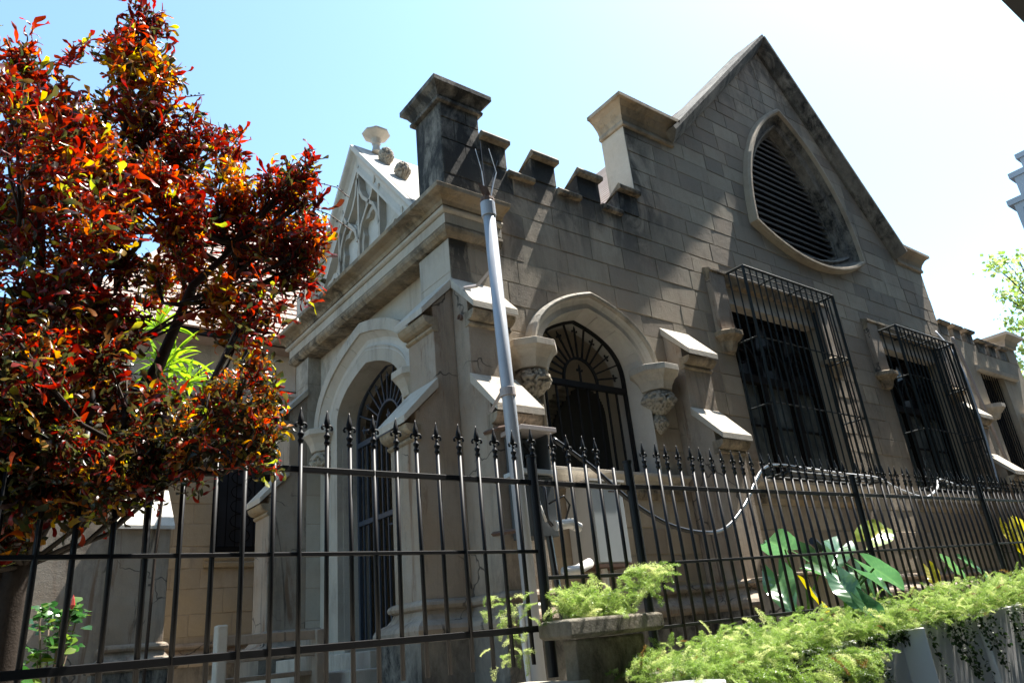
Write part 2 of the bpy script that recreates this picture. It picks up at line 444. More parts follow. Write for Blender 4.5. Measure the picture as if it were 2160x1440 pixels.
# turret core and cap
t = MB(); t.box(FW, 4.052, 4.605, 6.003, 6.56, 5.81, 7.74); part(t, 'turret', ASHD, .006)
cap = MB()
pts = [((4.05, 6.0), (-1, -1)), ((4.61, 6.0), (1, -1)), ((4.61, 6.56), (1, 1)), ((4.05, 6.56), (-1, 1))]
cap.plan(pts, [(0, 7.66), (.05, 7.67), (.055, 7.71), (.03, 7.73), (.045, 7.75), (.08, 7.81), (.13, 7.855), (.14, 7.86), (.14, 7.93), (0, 7.97)], True)
cap.box(FW, 4.06, 4.60, 6.01, 6.55, 7.70, 7.96)
part(cap, 'turret_cap', ASHD, .006)
# parapet
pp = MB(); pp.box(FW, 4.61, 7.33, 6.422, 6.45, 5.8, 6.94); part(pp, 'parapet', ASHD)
for i, (a, b) in enumerate(MER):
    m = MB(); m.tint = .3*i/3
    m.prism(FA, [(.014, 7.004), (.014, 7.32), (-.30, 7.22), (-.30, 7.004)], a, b)
    part(m, 'merlon', ASHD, .008)
    m = MB(); m.prism(FA, [(.0, 7.322), (.09, 7.33), (.10, 7.38), (.06, 7.43), (-.34, 7.20), (-.36, 7.14), (-.302, 7.16), (-.302, 7.222)], a-.012, b+.03)
    part(m, 'merlon_cap', TRIMD, .006)
for a, b in ((4.99, 5.39), (5.79, 6.18), (6.58, 6.95)):
    m = MB(); m.prism(FA, [(.0, 6.90), (.065, 6.91), (.075, 6.96), (.04, 7.0), (-.34, 6.95), (-.34, 6.90)], a+.002, b-.002)
    part(m, 'crenel_sill', TRIMD, .005)
# cornice round the corner (front part short, left part long)
YF = 10.36
def cornice(name, prof, mat, x1=4.74, bev=.004):
    m = MB(); m.plan([((x1, 6.0), (0, -1)), ((4.05, 6.0), (-1, -1)), ((4.05, YF), (-1, 1)), ((4.6, YF), (0, 1))], prof)
    return part(m, name, mat, bev)
cornice('cornice', [(-.1, 6.13), (.13, 6.13), (.15, 6.17), (.20, 6.195), (.27, 6.205), (.30, 6.215), (.305, 6.27), (.12, 6.31), (-.1, 6.32)], TRIMD)
cornice('cornice_roll', [(-.1, 6.055), (.105, 6.055), (.128, 6.07), (.135, 6.09), (.128, 6.112), (.10, 6.128), (-.1, 6.128)], TRIM)
cornice('fascia', [(-.3, 5.93), (.085, 5.93), (.085, 6.053), (-.3, 6.053)], TRIM)
cornice('fascia_roll', [(-.3, 5.80), (.04, 5.80), (.085, 5.84), (.10, 5.875), (.095, 5.91), (.06, 5.928), (-.3, 5.928)], TRIMD)
# gable pier cap, rake copings
def rk(z): return CX-(12.38-z)/1.05
for sgn, dz, sl_ in ((-1, 0, 1.025), (1, -.38, 1.167)):
    fr = (lambda s, d, z: FA(s, d, z)) if sgn < 0 else (lambda s, d, z: FA(2*CX-s, d, z))
    m = MB(); e = 7.33 if sgn < 0 else 7.38; x2 = 8.42
    prof = [(0, 8.58), (.05, 8.585), (.06, 8.62), (.045, 8.66), (.04, 8.68), (.07, 8.76), (.14, 8.85), (.21, 8.90), (.25, 8.905), (.25, 8.965), (.0, 9.0)]
    prof = [(p*(1 if sgn < 0 else .8), z+dz) for p, z in prof]
    pl = [((x2, 6.0), (0, -1)), ((e, 6.0), (-1, -1)), ((e, 6.46), (-1, 0)), ((x2, 6.46), (0, 0))]
    if sgn > 0: pl = [((2*CX-x, y), (-mx, my)) for (x, y), (mx, my) in pl]
    m.plan(pl, prof); m.box(fr, e+.01, x2, -.45, 0.01, 8.60+dz, 8.99+dz); part(m, 'kneeler_cap', TRIMD if sgn < 0 else ASH, .006)
    if sgn < 0: m = MB(); m.box(fr, e-.014, e-.001, -.46, .012, 7.0, 8.58); part(m, 'pier_face', TRIM, .003)
    if sgn < 0: m = MB(); m.box(fr, e+.001, x2-.1, -.46, -.30, 5.6, 8.6); part(m, 'gable_pier', TRIM, .006)
    zf = 8.74+dz; xf = CX-(12.42-zf)/sl_
    m = MB(); m.sweep(fr, [(xf, zf), (CX, 12.42)], [(-.17, 0), (-.165, .06), (-.13, .10), (-.10, .15), (-.03, .22), (.0, .25), (.06, .25), (.07, -.45), (-.17, -.45)], flip=1)
    o = part(m, 'rake_coping', ASHD, 0)
# nave roof
m = MB(); ZR = 12.22
for i in range(26):
    t0 = i/26.; t1 = (i+1)/26.
    x0 = CX-(CX-7.1)*t0; x1 = CX-(CX-7.1)*t1
    f0 = ZR-(CX-x0)*1.05; f1 = ZR-(CX-x1)*1.05
    m.tint = random.random()
    m.add([(x0, 6.40, f0), (x1, 6.40, f1+.02), (x1, 26, f1+.02), (x0, 26, f0), (x1, 6.40, f1), (x1, 26, f1)], [(0, 1, 2, 3), (1, 4, 5, 2)])
m.add([(CX, 6.40, ZR), (16.4, 6.40, ZR-4.53*1.17), (16.4, 26, ZR-4.53*1.17), (CX, 26, ZR)], [(0, 1, 2, 3)])
part(m, 'nave_roof', SHING, label='reddish shingle roof behind the steep gable')
m = MB(); m.box(FW, 7.34, 16.4, 25.6, 26, 1.1, 7.3); m.box(FW, 7.34, 7.6, 10.4, 25.6, 1.1, 7.3); m.box(FW, 16.1, 16.4, 6.42, 25.6, 1.1, 7.3); part(m, 'nave_side_wall', REND)
# copings also carry masonry behind
m = MB()
m.plate(FA, [(7.6, 7.2), (16.1, 7.2), (16.1, 7.2), (CX, 12.10), (7.6, 8.0)], -.60, -.50); part(m, 'gable_lining', DARK)

# Reuleaux louvre window
def ring(prof, path, fr, name, mat, bev=0, smooth=False, closed=True):
    m = MB(); m.sweep(fr, path, prof, closed=closed, flip=-1); return part(m, name, mat, bev, smooth)
rp = reul_path(0)
m = MB(); m.sweep(FA, rp, [(0, 0), (.01, .10), (.04, .14), (.08, .14), (.11, .09), (.12, 0)], closed=True, flip=1)
part(m, 'louvre_window_frame', ASH, 0)
m = MB(); m.sweep(FA, rp, [(.115, .08), (.15, -.02), (.24, -.06), (.27, -.02), (.31, -.05), (.35, -.20), (.40, -.20), (.40, -.34), (.08, -.34), (.08, .0)], closed=True, flip=1)
part(m, 'louvre_window_splay', ASHD, 0)
lw = MB(); z = 7.30
k = 0
while z < 10.4:
    h = reul(z, .47)
    if h and h > .05:
        m = MB(); m.prism(FA, [(-.225, z), (-.215, z+.035), (-.34, z+.11), (-.36, z+.08)], CX-h-.02, CX+h+.02)
        part(m, 'louvre_slat', SLAT)
    z += .135
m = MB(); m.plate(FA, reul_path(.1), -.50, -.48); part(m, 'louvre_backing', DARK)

# ---- fins (stepped buttresses)
def fin(fr, s0, s1, label=None, mat=REND, zb=1.9):
    b = MB(); e = .035
    b.prism(fr, [(0, 1.1), (.52, 1.1), (.52, 3.74), (.26, 3.995), (.26, 4.925), (0, 5.182)], s0, s1)
    o = part(b, 'buttress', mat, .008, label=label)
    for z0, p0, z1, p1, name in ((5.30, -.0, 4.86, .41, 'weathering_slab'), (4.12, .255, 3.69, .66, 'weathering_slab')):
        b = MB(); b.prism(fr, [(p0, z0), (p1, z1), (p1, z1-.075), (p0, z0-.11)], s0-.03, s1+.03)
        part(b, name, TRIM, .006, parent=o)
    for zt, pw, pf in ((4.79, .26, .39), (3.62, .52, .64)):
        b = MB(); q = [(pw-.05, zt-.16)]
        q += [(pw+.005, zt-.16), (pw+.03, zt-.145), (pw+.03, zt-.12), (pw+.008, zt-.105)]
        q += [(pw+.008+(pf-pw)*sin(a)*1.0*.9, zt-.105+.10*(1-cos(a))) for a in (.5, .9, 1.2, 1.57)]
        q += [(pf-.02, zt-.003), (pw-.05, zt-.003)]
        b.prism(fr, q, s0-.012, s1+.012); part(b, 'slab_moulding', TRIMD, .004, parent=o)
    return o
fin(FA, 4.05, 4.57)
o = fin(FB, 6.0, 6.52); fin(FA, 7.36, 7.88); fin(FA, 15.86, 16.38); fin(FB, 9.92, 10.44)

# ---- base mouldings
def base(pts):
    m = MB(); m.plan(pts, [(-.05, 1.93), (.02, 1.93), (.05, 1.945), (.06, 1.97), (.05, 1.995), (.02, 2.015), (-.05, 2.03)]); part(m, 'base_roll', REND, 0)
    m = MB(); m.plan(pts, [(-.05, 1.70), (.13, 1.70), (.155, 1.73), (.16, 1.765), (.145, 1.80), (.11, 1.825), (.06, 1.85), (.03, 1.89), (.015, 1.928), (-.05, 1.928)]); part(m, 'base_moulding', REND, 0)
    m = MB(); m.plan(pts, [(-.05, 1.0), (.125, 1.0), (.125, 1.698), (-.05, 1.698)]); part(m, 'plinth', ASHD, 0)
fp = .52
def L(x, y, mx, my): return ((x, y), (mx, my))
base([L(3.95, 6.74, 1e-6, 0), L(4.0, 6.52, 0, 1), L(4.05-fp, 6.52, -1, 1), L(4.05-fp, 6.0, -1, -1), L(4.05, 6.0, -1, -1), L(4.05, 6-fp, -1, -1), L(4.57, 6-fp, 1, -1), L(4.57, 6.0, 1, -1),
      L(7.36, 6.0, -1, -1), L(7.36, 6-fp, -1, -1), L(7.88, 6-fp, 1, -1), L(7.88, 6.0, 1, -1), L(15.86, 6.0, -1, -1), L(15.86, 6-fp, -1, -1), L(16.38, 6-fp, 1, -1), L(16.38, 6, 1, -1), L(20.4, 6, 1, -1), L(20.4, 7, 1, 0)])
base([L(4.25, 9.92, 0, -1), L(4.05-fp, 9.92, -1, -1), L(4.05-fp, 10.44, -1, 1), L(4.05, 10.44, 0, 1)])

# ---- porch left face (toward -X)
DC = 8.28
for y0, y1 in ((6.004, 6.64), (9.92, YF+.02)):
    m = MB(); m.box(FB, y0+.004, y1-.004, -.30, -.006, 1.1, 5.797); po = part(m, 'pilaster', MORT)
    zz = levels(1.7, 5.797, .42)
    for z0, z1 in zip(zz[:-1], zz[1:]): m = MB(); m.tint = random.random(); m.box(FB, y0, y1, -.25, random.uniform(0, .003), z0+.002, z1-.002); m.build('block', TRIM, po, .006)
def o_door(z):
    if z < 4.56: return (DC-.90, DC+.90)
    h = arch_half(.90, .66, 4.55, z); return (DC-h, DC+h) if h else None
m = MB(); z = 1.1
while z < 5.90:
    for a, b in free(z+.02, lambda z: (6.64, 9.92), [o_door]): m.box(FR, a, b, -.28, 0, z, z+.04)
    z += .04
part(m, 'porch_wall', TRIM)
# door arch orders
ap = lambda w, h, leg=0, n=12: arch_path(DC, w, h, 4.55, n, leg)
def archpart(name, fr, path, prof, mat, smooth=False):
    n = len(path); top = max(range(n), key=lambda i: path[i][1]); br = [0]; st = 4
    while br[-1]+st < top-1: br.append(br[-1]+st)
    if len(br) > 1 and top-br[-1] > 3: br.append(top-2)
    br = br+[n-1-i for i in br][::-1]
    for a, b in zip(br[:-1], br[1:]):
        q = [Vector(p) for p in path[a:b+1]]
        if a > 0: q[0] = q[0]+(q[1]-q[0]).normalized()*.004
        if b < n-1: q[-1] = q[-1]+(q[-2]-q[-1]).normalized()*.004
        m = MB(); m.tint = random.random(); m.sweep(fr, q, prof, flip=1); part(m, name, mat, .003)
# prof r measured inwards (left normal of right-to-left path points to the centre)
archpart('arch_hood', FR, ap(1.50, 1.14), [(.0, 0), (.0, .17), (.15, .17), (.15, 0)], TRIM)
archpart('arch_roll', FR, ap(1.35, 1.00), [(0, 0), (.0, .16), (.05, .10), (.09, .055), (.13, .045), (.17, .05), (.21, .075), (.24, .09), (.24, 0)], WHITEST, False)
archpart('arch_inner_order', FR, ap(1.11, .80, leg=2.75), [(0, -.02), (0, .085), (.205, .085), (.205, -.35), (.19, -.35), (.18, -.02)], TRIM)
# ---- capitals with foliage
def foliage(c, r, h, seed, n=3):
    bm = bmesh.new(); bmesh.ops.create_icosphere(bm, subdivisions=5, radius=1)
    for v in bm.verts:
        p = v.co.copy(); q = p*3.6+Vector((seed*7.1, 0, 0))
        w = Vector((noise.noise(q), noise.noise(q+Vector((5, 2, 1))), noise.noise(q+Vector((1, 9, 4)))))*.9
        d = noise.ridged_multi_fractal(q+w, 1.0, 2.1, 3, 1.0, 1.7)
        k = .62+.27*d
        z = p.z; taper = 1-.45*max(0, -z)-.1*max(0, z)
        v.co = Vector((p.x*k*r*taper, p.y*k*r*taper, z*h*.5*(.8+.2*k)))+Vector(c)
    me = bpy.data.meshes.new('carved_foliage'); bm.to_mesh(me); bm.free()
    me.materials.append(CARVE); a = me.attributes.new('tint', 'FLOAT', 'POINT')
    me.polygons.foreach_set('use_smooth', [True]*len(me.polygons))
    o = bpy.data.objects.new('carved_foliage', me); COL.objects.link(o); return o
def capital(c, r=.31, seed=1, small=True):
    m = MB(); c = Vector(c)
    m.lathe(c, [(r*.60, -.30), (r*.64, -.26), (r*.70, -.20), (r*.86, -.12), (r*.97, -.09), (r*1.0, -.085), (r*1.0, -.01), (r*.93, 0)], 8, pi/8)
    o = part(m, 'capital', TRIM, .004)
    f = foliage(c+Vector((0, 0, -.43)), r*.70, .36, seed); setp(f, o)
    if small: f = foliage(c+Vector((0, .04, -.70)), r*.38, .26, seed+3); setp(f, o)
capital((4.97, 5.93, 4.62), .33, 1); capital((6.98, 5.93, 4.62), .33, 2)
capital((4.17, DC+1.30, 4.56), .31, 3, False); capital((4.17, DC-1.30, 4.56), .31, 4, False)
for a, b in WN:
    for x in (a-.19, b+.19):
        m = MB(); m.lathe((x, 5.97, 5.44), [(.10, -.30), (.13, -.24), (.15, -.16), (.24, -.09), (.25, -.085), (.25, -.02), (.22, 0)], 8, pi/8); part(m, 'label_stop', TRIMD, .004)
# ---- A window arch
aw = lambda w, h, leg=0: arch_path(6.0, w, h, 4.56, 12, leg)
archpart('window_hood', FA, aw(1.04, .93), [(0, 0), (0, .13), (.03, .16), (.06, .15), (.06, 0)], TRIM)
archpart('window_arch_roll', FA, aw(.99, .89), [(.0, 0), (0, .12), (.04, .07), (.08, .045), (.13, .05), (.15, .055), (.15, 0)], WHITEST, False)
archpart('window_reveal', FA, aw(.86, .78, leg=1.26), [(0, -.42), (0, .045), (.012, .045), (.10, -.26), (.115, -.42)], WHITEST)
m = MB(); m.prism(FA, [(-.4, 3.14), (.03, 3.14), (.05, 3.20), (.10, 3.23), (.115, 3.24), (.115, 3.275), (-.10, 3.31), (-.4, 3.31)], 4.6, 7.3); part(m, 'window_sill', TRIM, .004)
m = MB(); m.prism(FA, [(-.1, 2.98), (.02, 2.98), (.045, 3.05), (.035, 3.138), (-.1, 3.138)], 4.62, 7.2); part(m, 'sill_moulding', TRIMD, .004)

# ---- label windows
def big_window(a, b, n):
    c = (a+b)/2; z0, z1 = 3.34, 6.10
    for q0, q1 in ((a-.36, a-.02), (b+.02, b+.36)):
        m = MB(); m.box(FA, q0, q1, 0, .105, 5.44, 6.42); part(m, 'label_mould', REND, .01)
    m = MB(); m.prism(FA, [(0, 6.27), (.08, 6.29), (.11, 6.40), (.125, 6.41), (.125, 6.45), (0, 6.50)], a-.37, b+.37); part(m, 'label_head', TRIMD, .004)
    m = MB(); m.box(FA, a, b, -.38, -.02, 6.02, 6.28); part(m, 'lintel', TRIM, .006)
    m = MB(); m.prism(FA, [(-.4, 3.16), (.03, 3.16), (.05, 3.22), (.12, 3.26), (.13, 3.27), (.13, 3.31), (-.22, 3.36), (-.4, 3.36)], a-.25, b+.25); part(m, 'window_sill', TRIM, .004)
    m = MB(); m.prism(FA, [(-.1, 3.0), (.02, 3.0), (.055, 3.07), (.045, 3.158), (-.1, 3.158)], a-.2, b+.2); part(m, 'sill_moulding', TRIMD, .004)
    m = MB()
    m.box(FA, a-.01, a+.10, -.30, -.20, z0, z1-.08); m.box(FA, b-.10, b+.01, -.30, -.20, z0, z1-.08); m.box(FA, a+.1, b-.1, -.30, -.20, z1-.18, z1-.08)
    m.box(FA, a+.1, b-.1, -.31, -.17, 4.86, 4.99); m.box(FA, a+.1, b-.1, -.30, -.20, z0, z0+.12)
    fr_o = part(m, 'window_frame', WOODD, .004)
    w = (b-a-.2)/3
    for i in (1, 2):
        m = MB(); x = a+.1+w*i
        m.box(FA, x-.05, x+.05, -.30, -.18, z0+.12, 4.86); m.box(FA, x-.035, x+.035, -.29, -.2, 4.99, 5.35); part(m, 'mullion', WOODD, .004, parent=fr_o)
    for i in range(3):
        x0 = a+.1+w*i; m = MB()
        m.box(FA, x0+.05, x0+w-.05, -.275, -.262, z0+.12, 4.86); part(m, 'pane', GLASS, parent=fr_o)
        m = MB(); m.box(FA, x0+.06, x0+.09, -.26, -.235, z0+.12, 4.86); m.box(FA, x0+w-.09, x0+w-.06, -.26, -.235, z0+.12, 4.86)
        m.box(FA, x0+.09, x0+w-.09, -.26, -.24, 4.2, 4.23); part(m, 'sash', WOODD, parent=fr_o)
        # tracery: pointed head and ring over each light
        m = MB(); hp = arch_path(x0+w/2, w/2-.03, .55, 5.02, 8); m.sweep(FA, hp, [(-.02, -.28), (-.02, -.20), (.025, -.20), (.025, -.28)])
        rc = [(x0+w/2+.11*cos(t*pi/6), 5.30+.11*sin(t*pi/6)) for t in range(12)]
        m.sweep(FA, rc, [(-.015, -.27), (-.015, -.21), (.015, -.21), (.015, -.27)], closed=True)
        part(m, 'tracery', WOODD, parent=fr_o)
    for i in (0, 1, 2, 3):
        m = MB(); xc = a+.1+w*i
        for s_ in (-1, 1):
            pts = [(xc+s_*(w*.5)*(1-cos(t*pi/2/6)), 5.35+.62*sin(t*pi/2/6)) for t in range(7)]
            pts = [p for p in pts if a+.05 < p[0] < b-.05]
            if len(pts) > 2: m.sweep(FA, pts, [(-.018, -.28), (-.018, -.20), (.018, -.20), (.018, -.28)])
        if m.v: part(m, 'tracery', WOODD, parent=fr_o)
    m = MB(); m.box(FA, a+.1, b-.1, -.276, -.268, 4.99, z1-.18); part(m, 'stained_glass', GLASS2, parent=fr_o)
for i, (a, b) in enumerate(WN): big_window(a, b, i)
m = MB(); m.box(FW, 7.4, 16.1, 6.43, 6.5, 1.1, 7.0); part(m, 'dark_window_sheet', DARK)  # dark sheet behind the windows in place of the unlit nave

# ---- porch interior
m = MB(); m.box(FW, 4.35, 7.3, 6.42, 10.2, 1.5, 1.70); part(m, 'porch_floor', PAVE)
m = MB(); m.box(FW, 4.35, 7.3, 6.35, 10.2, 5.70, 5.80); m.box(FW, 4.53, 7.3, 10.1, 10.36, 1.1, 6.6); m.box(FW, 4.53, 7.33, 6.3, 10.36, 6.5, 6.6); part(m, 'porch_ceiling', INTR)
def o_in(z):
    if z < 4.3: return (6.95, 8.45)
    h = arch_half(.75, .72, 4.3, z); return (7.7-h, 7.7+h) if h else None
m = MB(); z = 1.1
while z < 5.7:
    for a, b in free(z+.02, lambda z: (6.42, 10.1), [o_in]): m.box(FW, 7.06, 7.32, a, b, z, z+.05)
    z += .05
part(m, 'inner_wall', INTR)
m = MB(); m.box(FW, 7.34, 7.5, 6.42, 10.3, 1.1, 7.2); part(m, 'nave_dark_sheet', DARK)  # dark sheet closing the archway, painted as the nave's shade

# ---- pediment on the left face
PX0 = -.02; PH = (DC, 8.50); PW = 1.86
def FP(s, d, z): return (4.03-d, s, z)
ly, lz, ry = DC+PW, 6.33, DC-PW
m = MB(); m.plate(FP, [(ly-.1, 6.3), (ry+.1, 6.3), (DC, 8.36)], -.50, -.16); part(m, 'pediment_panel', WHITEST)
m = MB(); m.sweep(FP, [(ry, lz), (DC, 8.52), (ly, lz)], [(0, -.45), (0, .04), (.05, .04), (.07, .02), (.09, -.02), (.13, -.06), (.19, -.075), (.23, -.06), (.25, -.05), (.29, -.05), (.29, -.45)], flip=-1)
part(m, 'pediment_rake', WHITEST)
m = MB(); m.add([(4.05, DC, 8.53), (5.6, DC, 8.53), (5.6, ry-.01, lz), (4.05, ry-.01, lz), (4.05, ly+.01, lz), (5.6, ly+.01, lz)], [(0, 1, 2, 3), (0, 4, 5, 1), (1, 5, 2)])
part(m, 'porch_roof', WHITEST)
rib = [(-.024, -.165), (-.024, -.055), (.024, -.055), (.024, -.165)]
def prib(path): 
    m = MB(); m.sweep(FP, path, rib); part(m, 'blind_tracery', TRIM)
prib([(DC-.02, 6.35), (DC-.02, 8.15)])
for s_ in (-1, 1):
    prib([(DC+s_*.62, 6.35), (DC+s_*.62, 7.50)]); prib([(DC+s_*1.22, 6.35), (DC+s_*1.22, 6.80)])
    prib([(DC+s_*x, z) for x, z in ((.60, 6.9), (.56, 7.1), (.46, 7.28), (.30, 7.42), (.16, 7.55), (.06, 7.72), (.02, 7.95))])
    prib([(DC+s_*x, z) for x, z in ((.03, 6.95), (.10, 7.15), (.24, 7.30), (.40, 7.45), (.50, 7.62), (.52, 7.7))])
for c, w in ((DC+.31, .27), (DC-.31, .27), (DC+.93, .25), (DC-.93, .25)):
    m = MB(); zt = 6.95 if abs(c-DC) < .5 else 6.5
    p = []
    for k in range(0, 25):
        a = -.15*pi+k/24*1.3*pi; r = w*(.72+.28*abs(sin(a*2.3)))
        p.append((c+r*cos(a), zt+r*sin(a)*1.25))
    p = [(c+w, zt-.5)]+p+[(c-w, zt-.5)]
    m.sweep(FP, p, [(-.045, -.165), (-.045, -.09), (.03, -.09), (.03, -.165)]); part(m, 'trefoil_panel', TRIM)
# crockets and finial
def carved(c, r, h, seed, name, mat=CARVE):
    f = foliage(c, r, h, seed); f.name = name; f.data.materials[0] = mat; setp(f, CH); return f
for i, (dy, side) in enumerate(((.42, -1), (.86, -1), (.5, 1), (1.0, 1), (1.45, 1))):
    y = DC+side*dy; z = 8.53-dy*(8.53-lz)/PW
    carved((4.34, y, z+.12), .12, .32, 20+i, 'crocket')
m = MB(); m.lathe((4.36, DC-.1, 8.5), [(.07, -.05), (.05, .06), (.07, .09), (.06, .11), (.08, .17), (.20, .24), (.21, .265), (.07, .28), (.04, .31)], 8, pi/8)
part(m, 'finial', WHITEST)
carved((4.36, DC-.1, 8.86), .05, .13, 31, 'finial_tip')
# foot blocks of the pediment
m = MB(); m.box(FP, YF-.32, YF, -.30, .0, 6.31, 6.92); m.prism(lambda s, d, z: FP(s, d, z), [(0, 6.92), (-.02, 7.0), (-.22, 7.25), (-.30, 6.92)], YF-.32, YF); part(m, 'pediment_foot', TRIM, .008)

# ---- side chapel behind the tree
m = MB(); m.box(FL, -8, 7.3, -.4, 0, 1.1, 3.2); m.box(FL, -8, 3.42, -.4, 0, 3.2, 6.0); m.box(FL, 4.30, 7.3, -.4, 0, 3.2, 6.0); m.box(FL, -8, 7.3, -.4, 0, 5.60, 6.75); part(m, 'chapel_wall', MORT)
def o_cw(z): return (3.42, 4.30) if 3.05 < z < 5.62 else None
stone_field(FL, levels(2.1, 5.62, .31), lambda z: (-1.0, 4.66), [o_cw, mk(1, 6, 1.85, 2.55)], (.4, .75), 'y', amp=.006)
m = MB(); m.prism(FL, [(0, 5.66), (.03, 5.66), (.06, 5.74), (.06, 5.80), (.10, 5.86), (.10, 5.92), (0, 5.95)], -6, 4.66); part(m, 'eaves_moulding', TRIM)
m = MB(); m.box(FL, -6, 4.66, 0, .04, 5.97, 6.60); part(m, 'eaves_band', TRIM, .004)
m = MB(); m.box(FL, -6, 4.66, 0, .42, 6.62, 6.72); part(m, 'gutter', IRON)
m = MB(); m.prism(FL, [(-.3, 3.06), (.05, 3.06), (.07, 3.12), (.04, 3.14), (.06, 3.20), (.09, 3.22), (.09, 3.27), (-.3, 3.30)], 3.3, 4.45); part(m, 'window_sill', YEL, .004)
m = MB()
m.box(FL, 3.42, 3.50, -.2, -.08, 3.3, 5.62); m.box(FL, 4.22, 4.30, -.2, -.08, 3.3, 5.62); m.box(FL, 3.5, 4.22, -.2, -.08, 5.50, 5.62); m.box(FL, 3.5, 4.22, -.2, -.08, 3.3, 3.38)
cf = part(m, 'window_frame', WOODD)
m = MB(); m.box(FL, 3.5, 4.22, -.16, -.15, 3.38, 5.5); part(m, 'stained_glass', GLASS2, parent=cf)
m = MB()
for k in range(6): m.tube([FL(3.5+.72*k/5, -.145, 3.38), FL(3.5+.72*k/5, -.145, 5.5)], .006, 4)
for k in range(9): m.sweep(FL, [(3.86+.16*cos(t*pi/5), 3.55+.23*k+.11*sin(t*pi/5)) for t in range(10)], [(-.005, -.148), (-.005, -.138), (.005, -.138), (.005, -.148)], closed=True)
part(m, 'leading', WOODD, parent=cf)
# chapel buttress
bt = MB(); bt.prism(FL, [(0, 1.1), (1.25, 1.1), (1.25, 3.42), (.80, 3.98), (.80, 4.9), (.4, 5.4), (0, 5.5)], 1.86, 2.52); cb = part(bt, 'buttress', REND, .008)
m = MB(); m.prism(FL, [(.80, 4.02), (1.31, 3.45), (1.31, 3.40), (.80, 3.93)], 1.83, 2.55); part(m, 'weathering_slab', WHITEST, .004, parent=cb)
m = MB(); m.prism(FL, [(.35, 5.50), (.86, 4.94), (.86, 4.89), (.35, 5.42)], 1.83, 2.55); part(m, 'weathering_slab', WHITEST, .004, parent=cb)
m = MB(); m.box(FW, 0.4, 1.84, 10.9, 12, 1.1, 6.0); part(m, 'chapel_bay', REND, .01)
base([L(-3, 12, 0, -1), L(1.86, 12, -1, -1), L(1.86, 10.75, -1, -1), L(2.52, 10.75, 1, -1), L(2.52, 12, 1, -1), L(4.7, 12, 0, -1)])
# chapel roof with individual shingles where they can be seen
RK = 1.14; ze = 6.72; ye = 11.55
def roofp(x, u): 
    c = 1/sqrt(1+RK*RK); return Vector((x, ye+u*c, ze+u*c*RK))
nrm = Vector((0, -RK, 1)).normalized()
UL = (16.2-ye)*sqrt(1+RK*RK)
HX0, HX1 = .9, 4.6
def hipx(u): return HX0+(HX1-HX0)*u/UL
m = MB(); m.add([roofp(HX0, 0), roofp(7.2, 0), roofp(7.2, UL), roofp(HX1, UL), (7.2, 21, 6.7), (HX0, 21, 6.7)], [(0, 1, 2, 3), (3, 2, 4, 5), (0, 3, 5)])
m.add([(-9, 11.6, 6.6), (7.2, 11.6, 6.6), (7.2, 21, 6.6), (-9, 21, 6.6)], [(0, 1, 2, 3)])
rf = part(m, 'chapel_roof', SHING, label='pale pink shingle roof of the low side chapel')
stuffm = MB(); nsh = 0
rows = int(UL/.235)
for r in range(rows):
    x = HX0+(r % 2)*.16+.02
    while x < hipx(r*.235+.2): x += .33
    while x < 6.6:
        w = .33; vis = (2.0 < x < 5.6 and r < 17)
        q = MB() if (vis and nsh < 295) else stuffm
        if q is not stuffm: nsh += 1
        q.tint = random.random()
        u0 = r*.235; p = [roofp(x+.006, u0-.02)+nrm*.030, roofp(x+w-.006, u0-.02)+nrm*.030, roofp(x+w-.006, u0+.23)+nrm*.004, roofp(x+.006, u0+.23)+nrm*.004,
             roofp(x+.006, u0-.02)+nrm*.006, roofp(x+w-.006, u0-.02)+nrm*.006]
        q.add(p, [(0, 1, 2, 3), (0, 4, 5, 1)])
        if q is not stuffm: q.build('shingle', SHING, rf, recalc=False)
        x += w
o = stuffm.build('shingles', SHING, rf, recalc=False); o['kind'] = 'stuff'

# ---- right-hand lower wing
m = MB(); m.box(FW, 16.37, 17.75, 6.0, 6.4, 1.1, 6.78); m.box(FW, 17.75, 18.05, 6.0, 6.4, 6.15, 6.78); m.box(FW, 18.05, 20.3, 6.0, 6.4, 6.15, 6.62)
m.box(FW, 19.0, 20.3, 6.0, 6.4, 1.1, 6.15); m.box(FW, 17.75, 19.0, 6.0, 6.4, 1.1, 2.4); part(m, 'wing_wall', ASH)
m = MB(); m.box(FW, 17.7, 19.05, 6.25, 6.3, 2.4, 6.2); part(m, 'wing_window', GLASS2)
m = MB()
for k in range(8): m.tube([(18.1+k*.13, 6.1, 2.4), (18.1+k*.13, 6.1, 6.2)], .012, 4)
part(m, 'wing_window_bars', IRON)
for a, zt in ((16.42, 7.1), (17.02, 7.1), (17.62, 7.1), (18.15, 6.95), (18.72, 6.95), (19.28, 6.95)):
    b = a+.36
    m = MB(); zq = 6.785 if a < 18 else 6.625; m.prism(FA, [(0.01, zq), (0.01, zt-.08), (-.3, zt-.12), (-.3, zq)], a, b); part(m, 'merlon', ASHD, .006)
    m = MB(); m.prism(FA, [(0, zt-.078), (.08, zt-.07), (.09, zt-.02), (.05, zt+.02), (-.34, zt-.06), (-.302, zt-.118)], a-.02, b+.02); part(m, 'merlon_cap', TRIMD)
m = MB(); m.box(FW, 19.75, 20.29, 5.995, 7.4, 6.63, 7.05); part(m, 'turret', ASH, .006)
m = MB(); m.plan([((19.75, 6), (-1, -1)), ((20.3, 6), (1, -1)), ((20.3, 7.4), (1, 1)), ((19.75, 7.4), (-1, 1))], [(0, 7.0), (.05, 7.02), (.05, 7.07), (.1, 7.17), (.22, 7.25), (.22, 7.32), (0, 7.38)], True); part(m, 'turret_cap', TRIM)
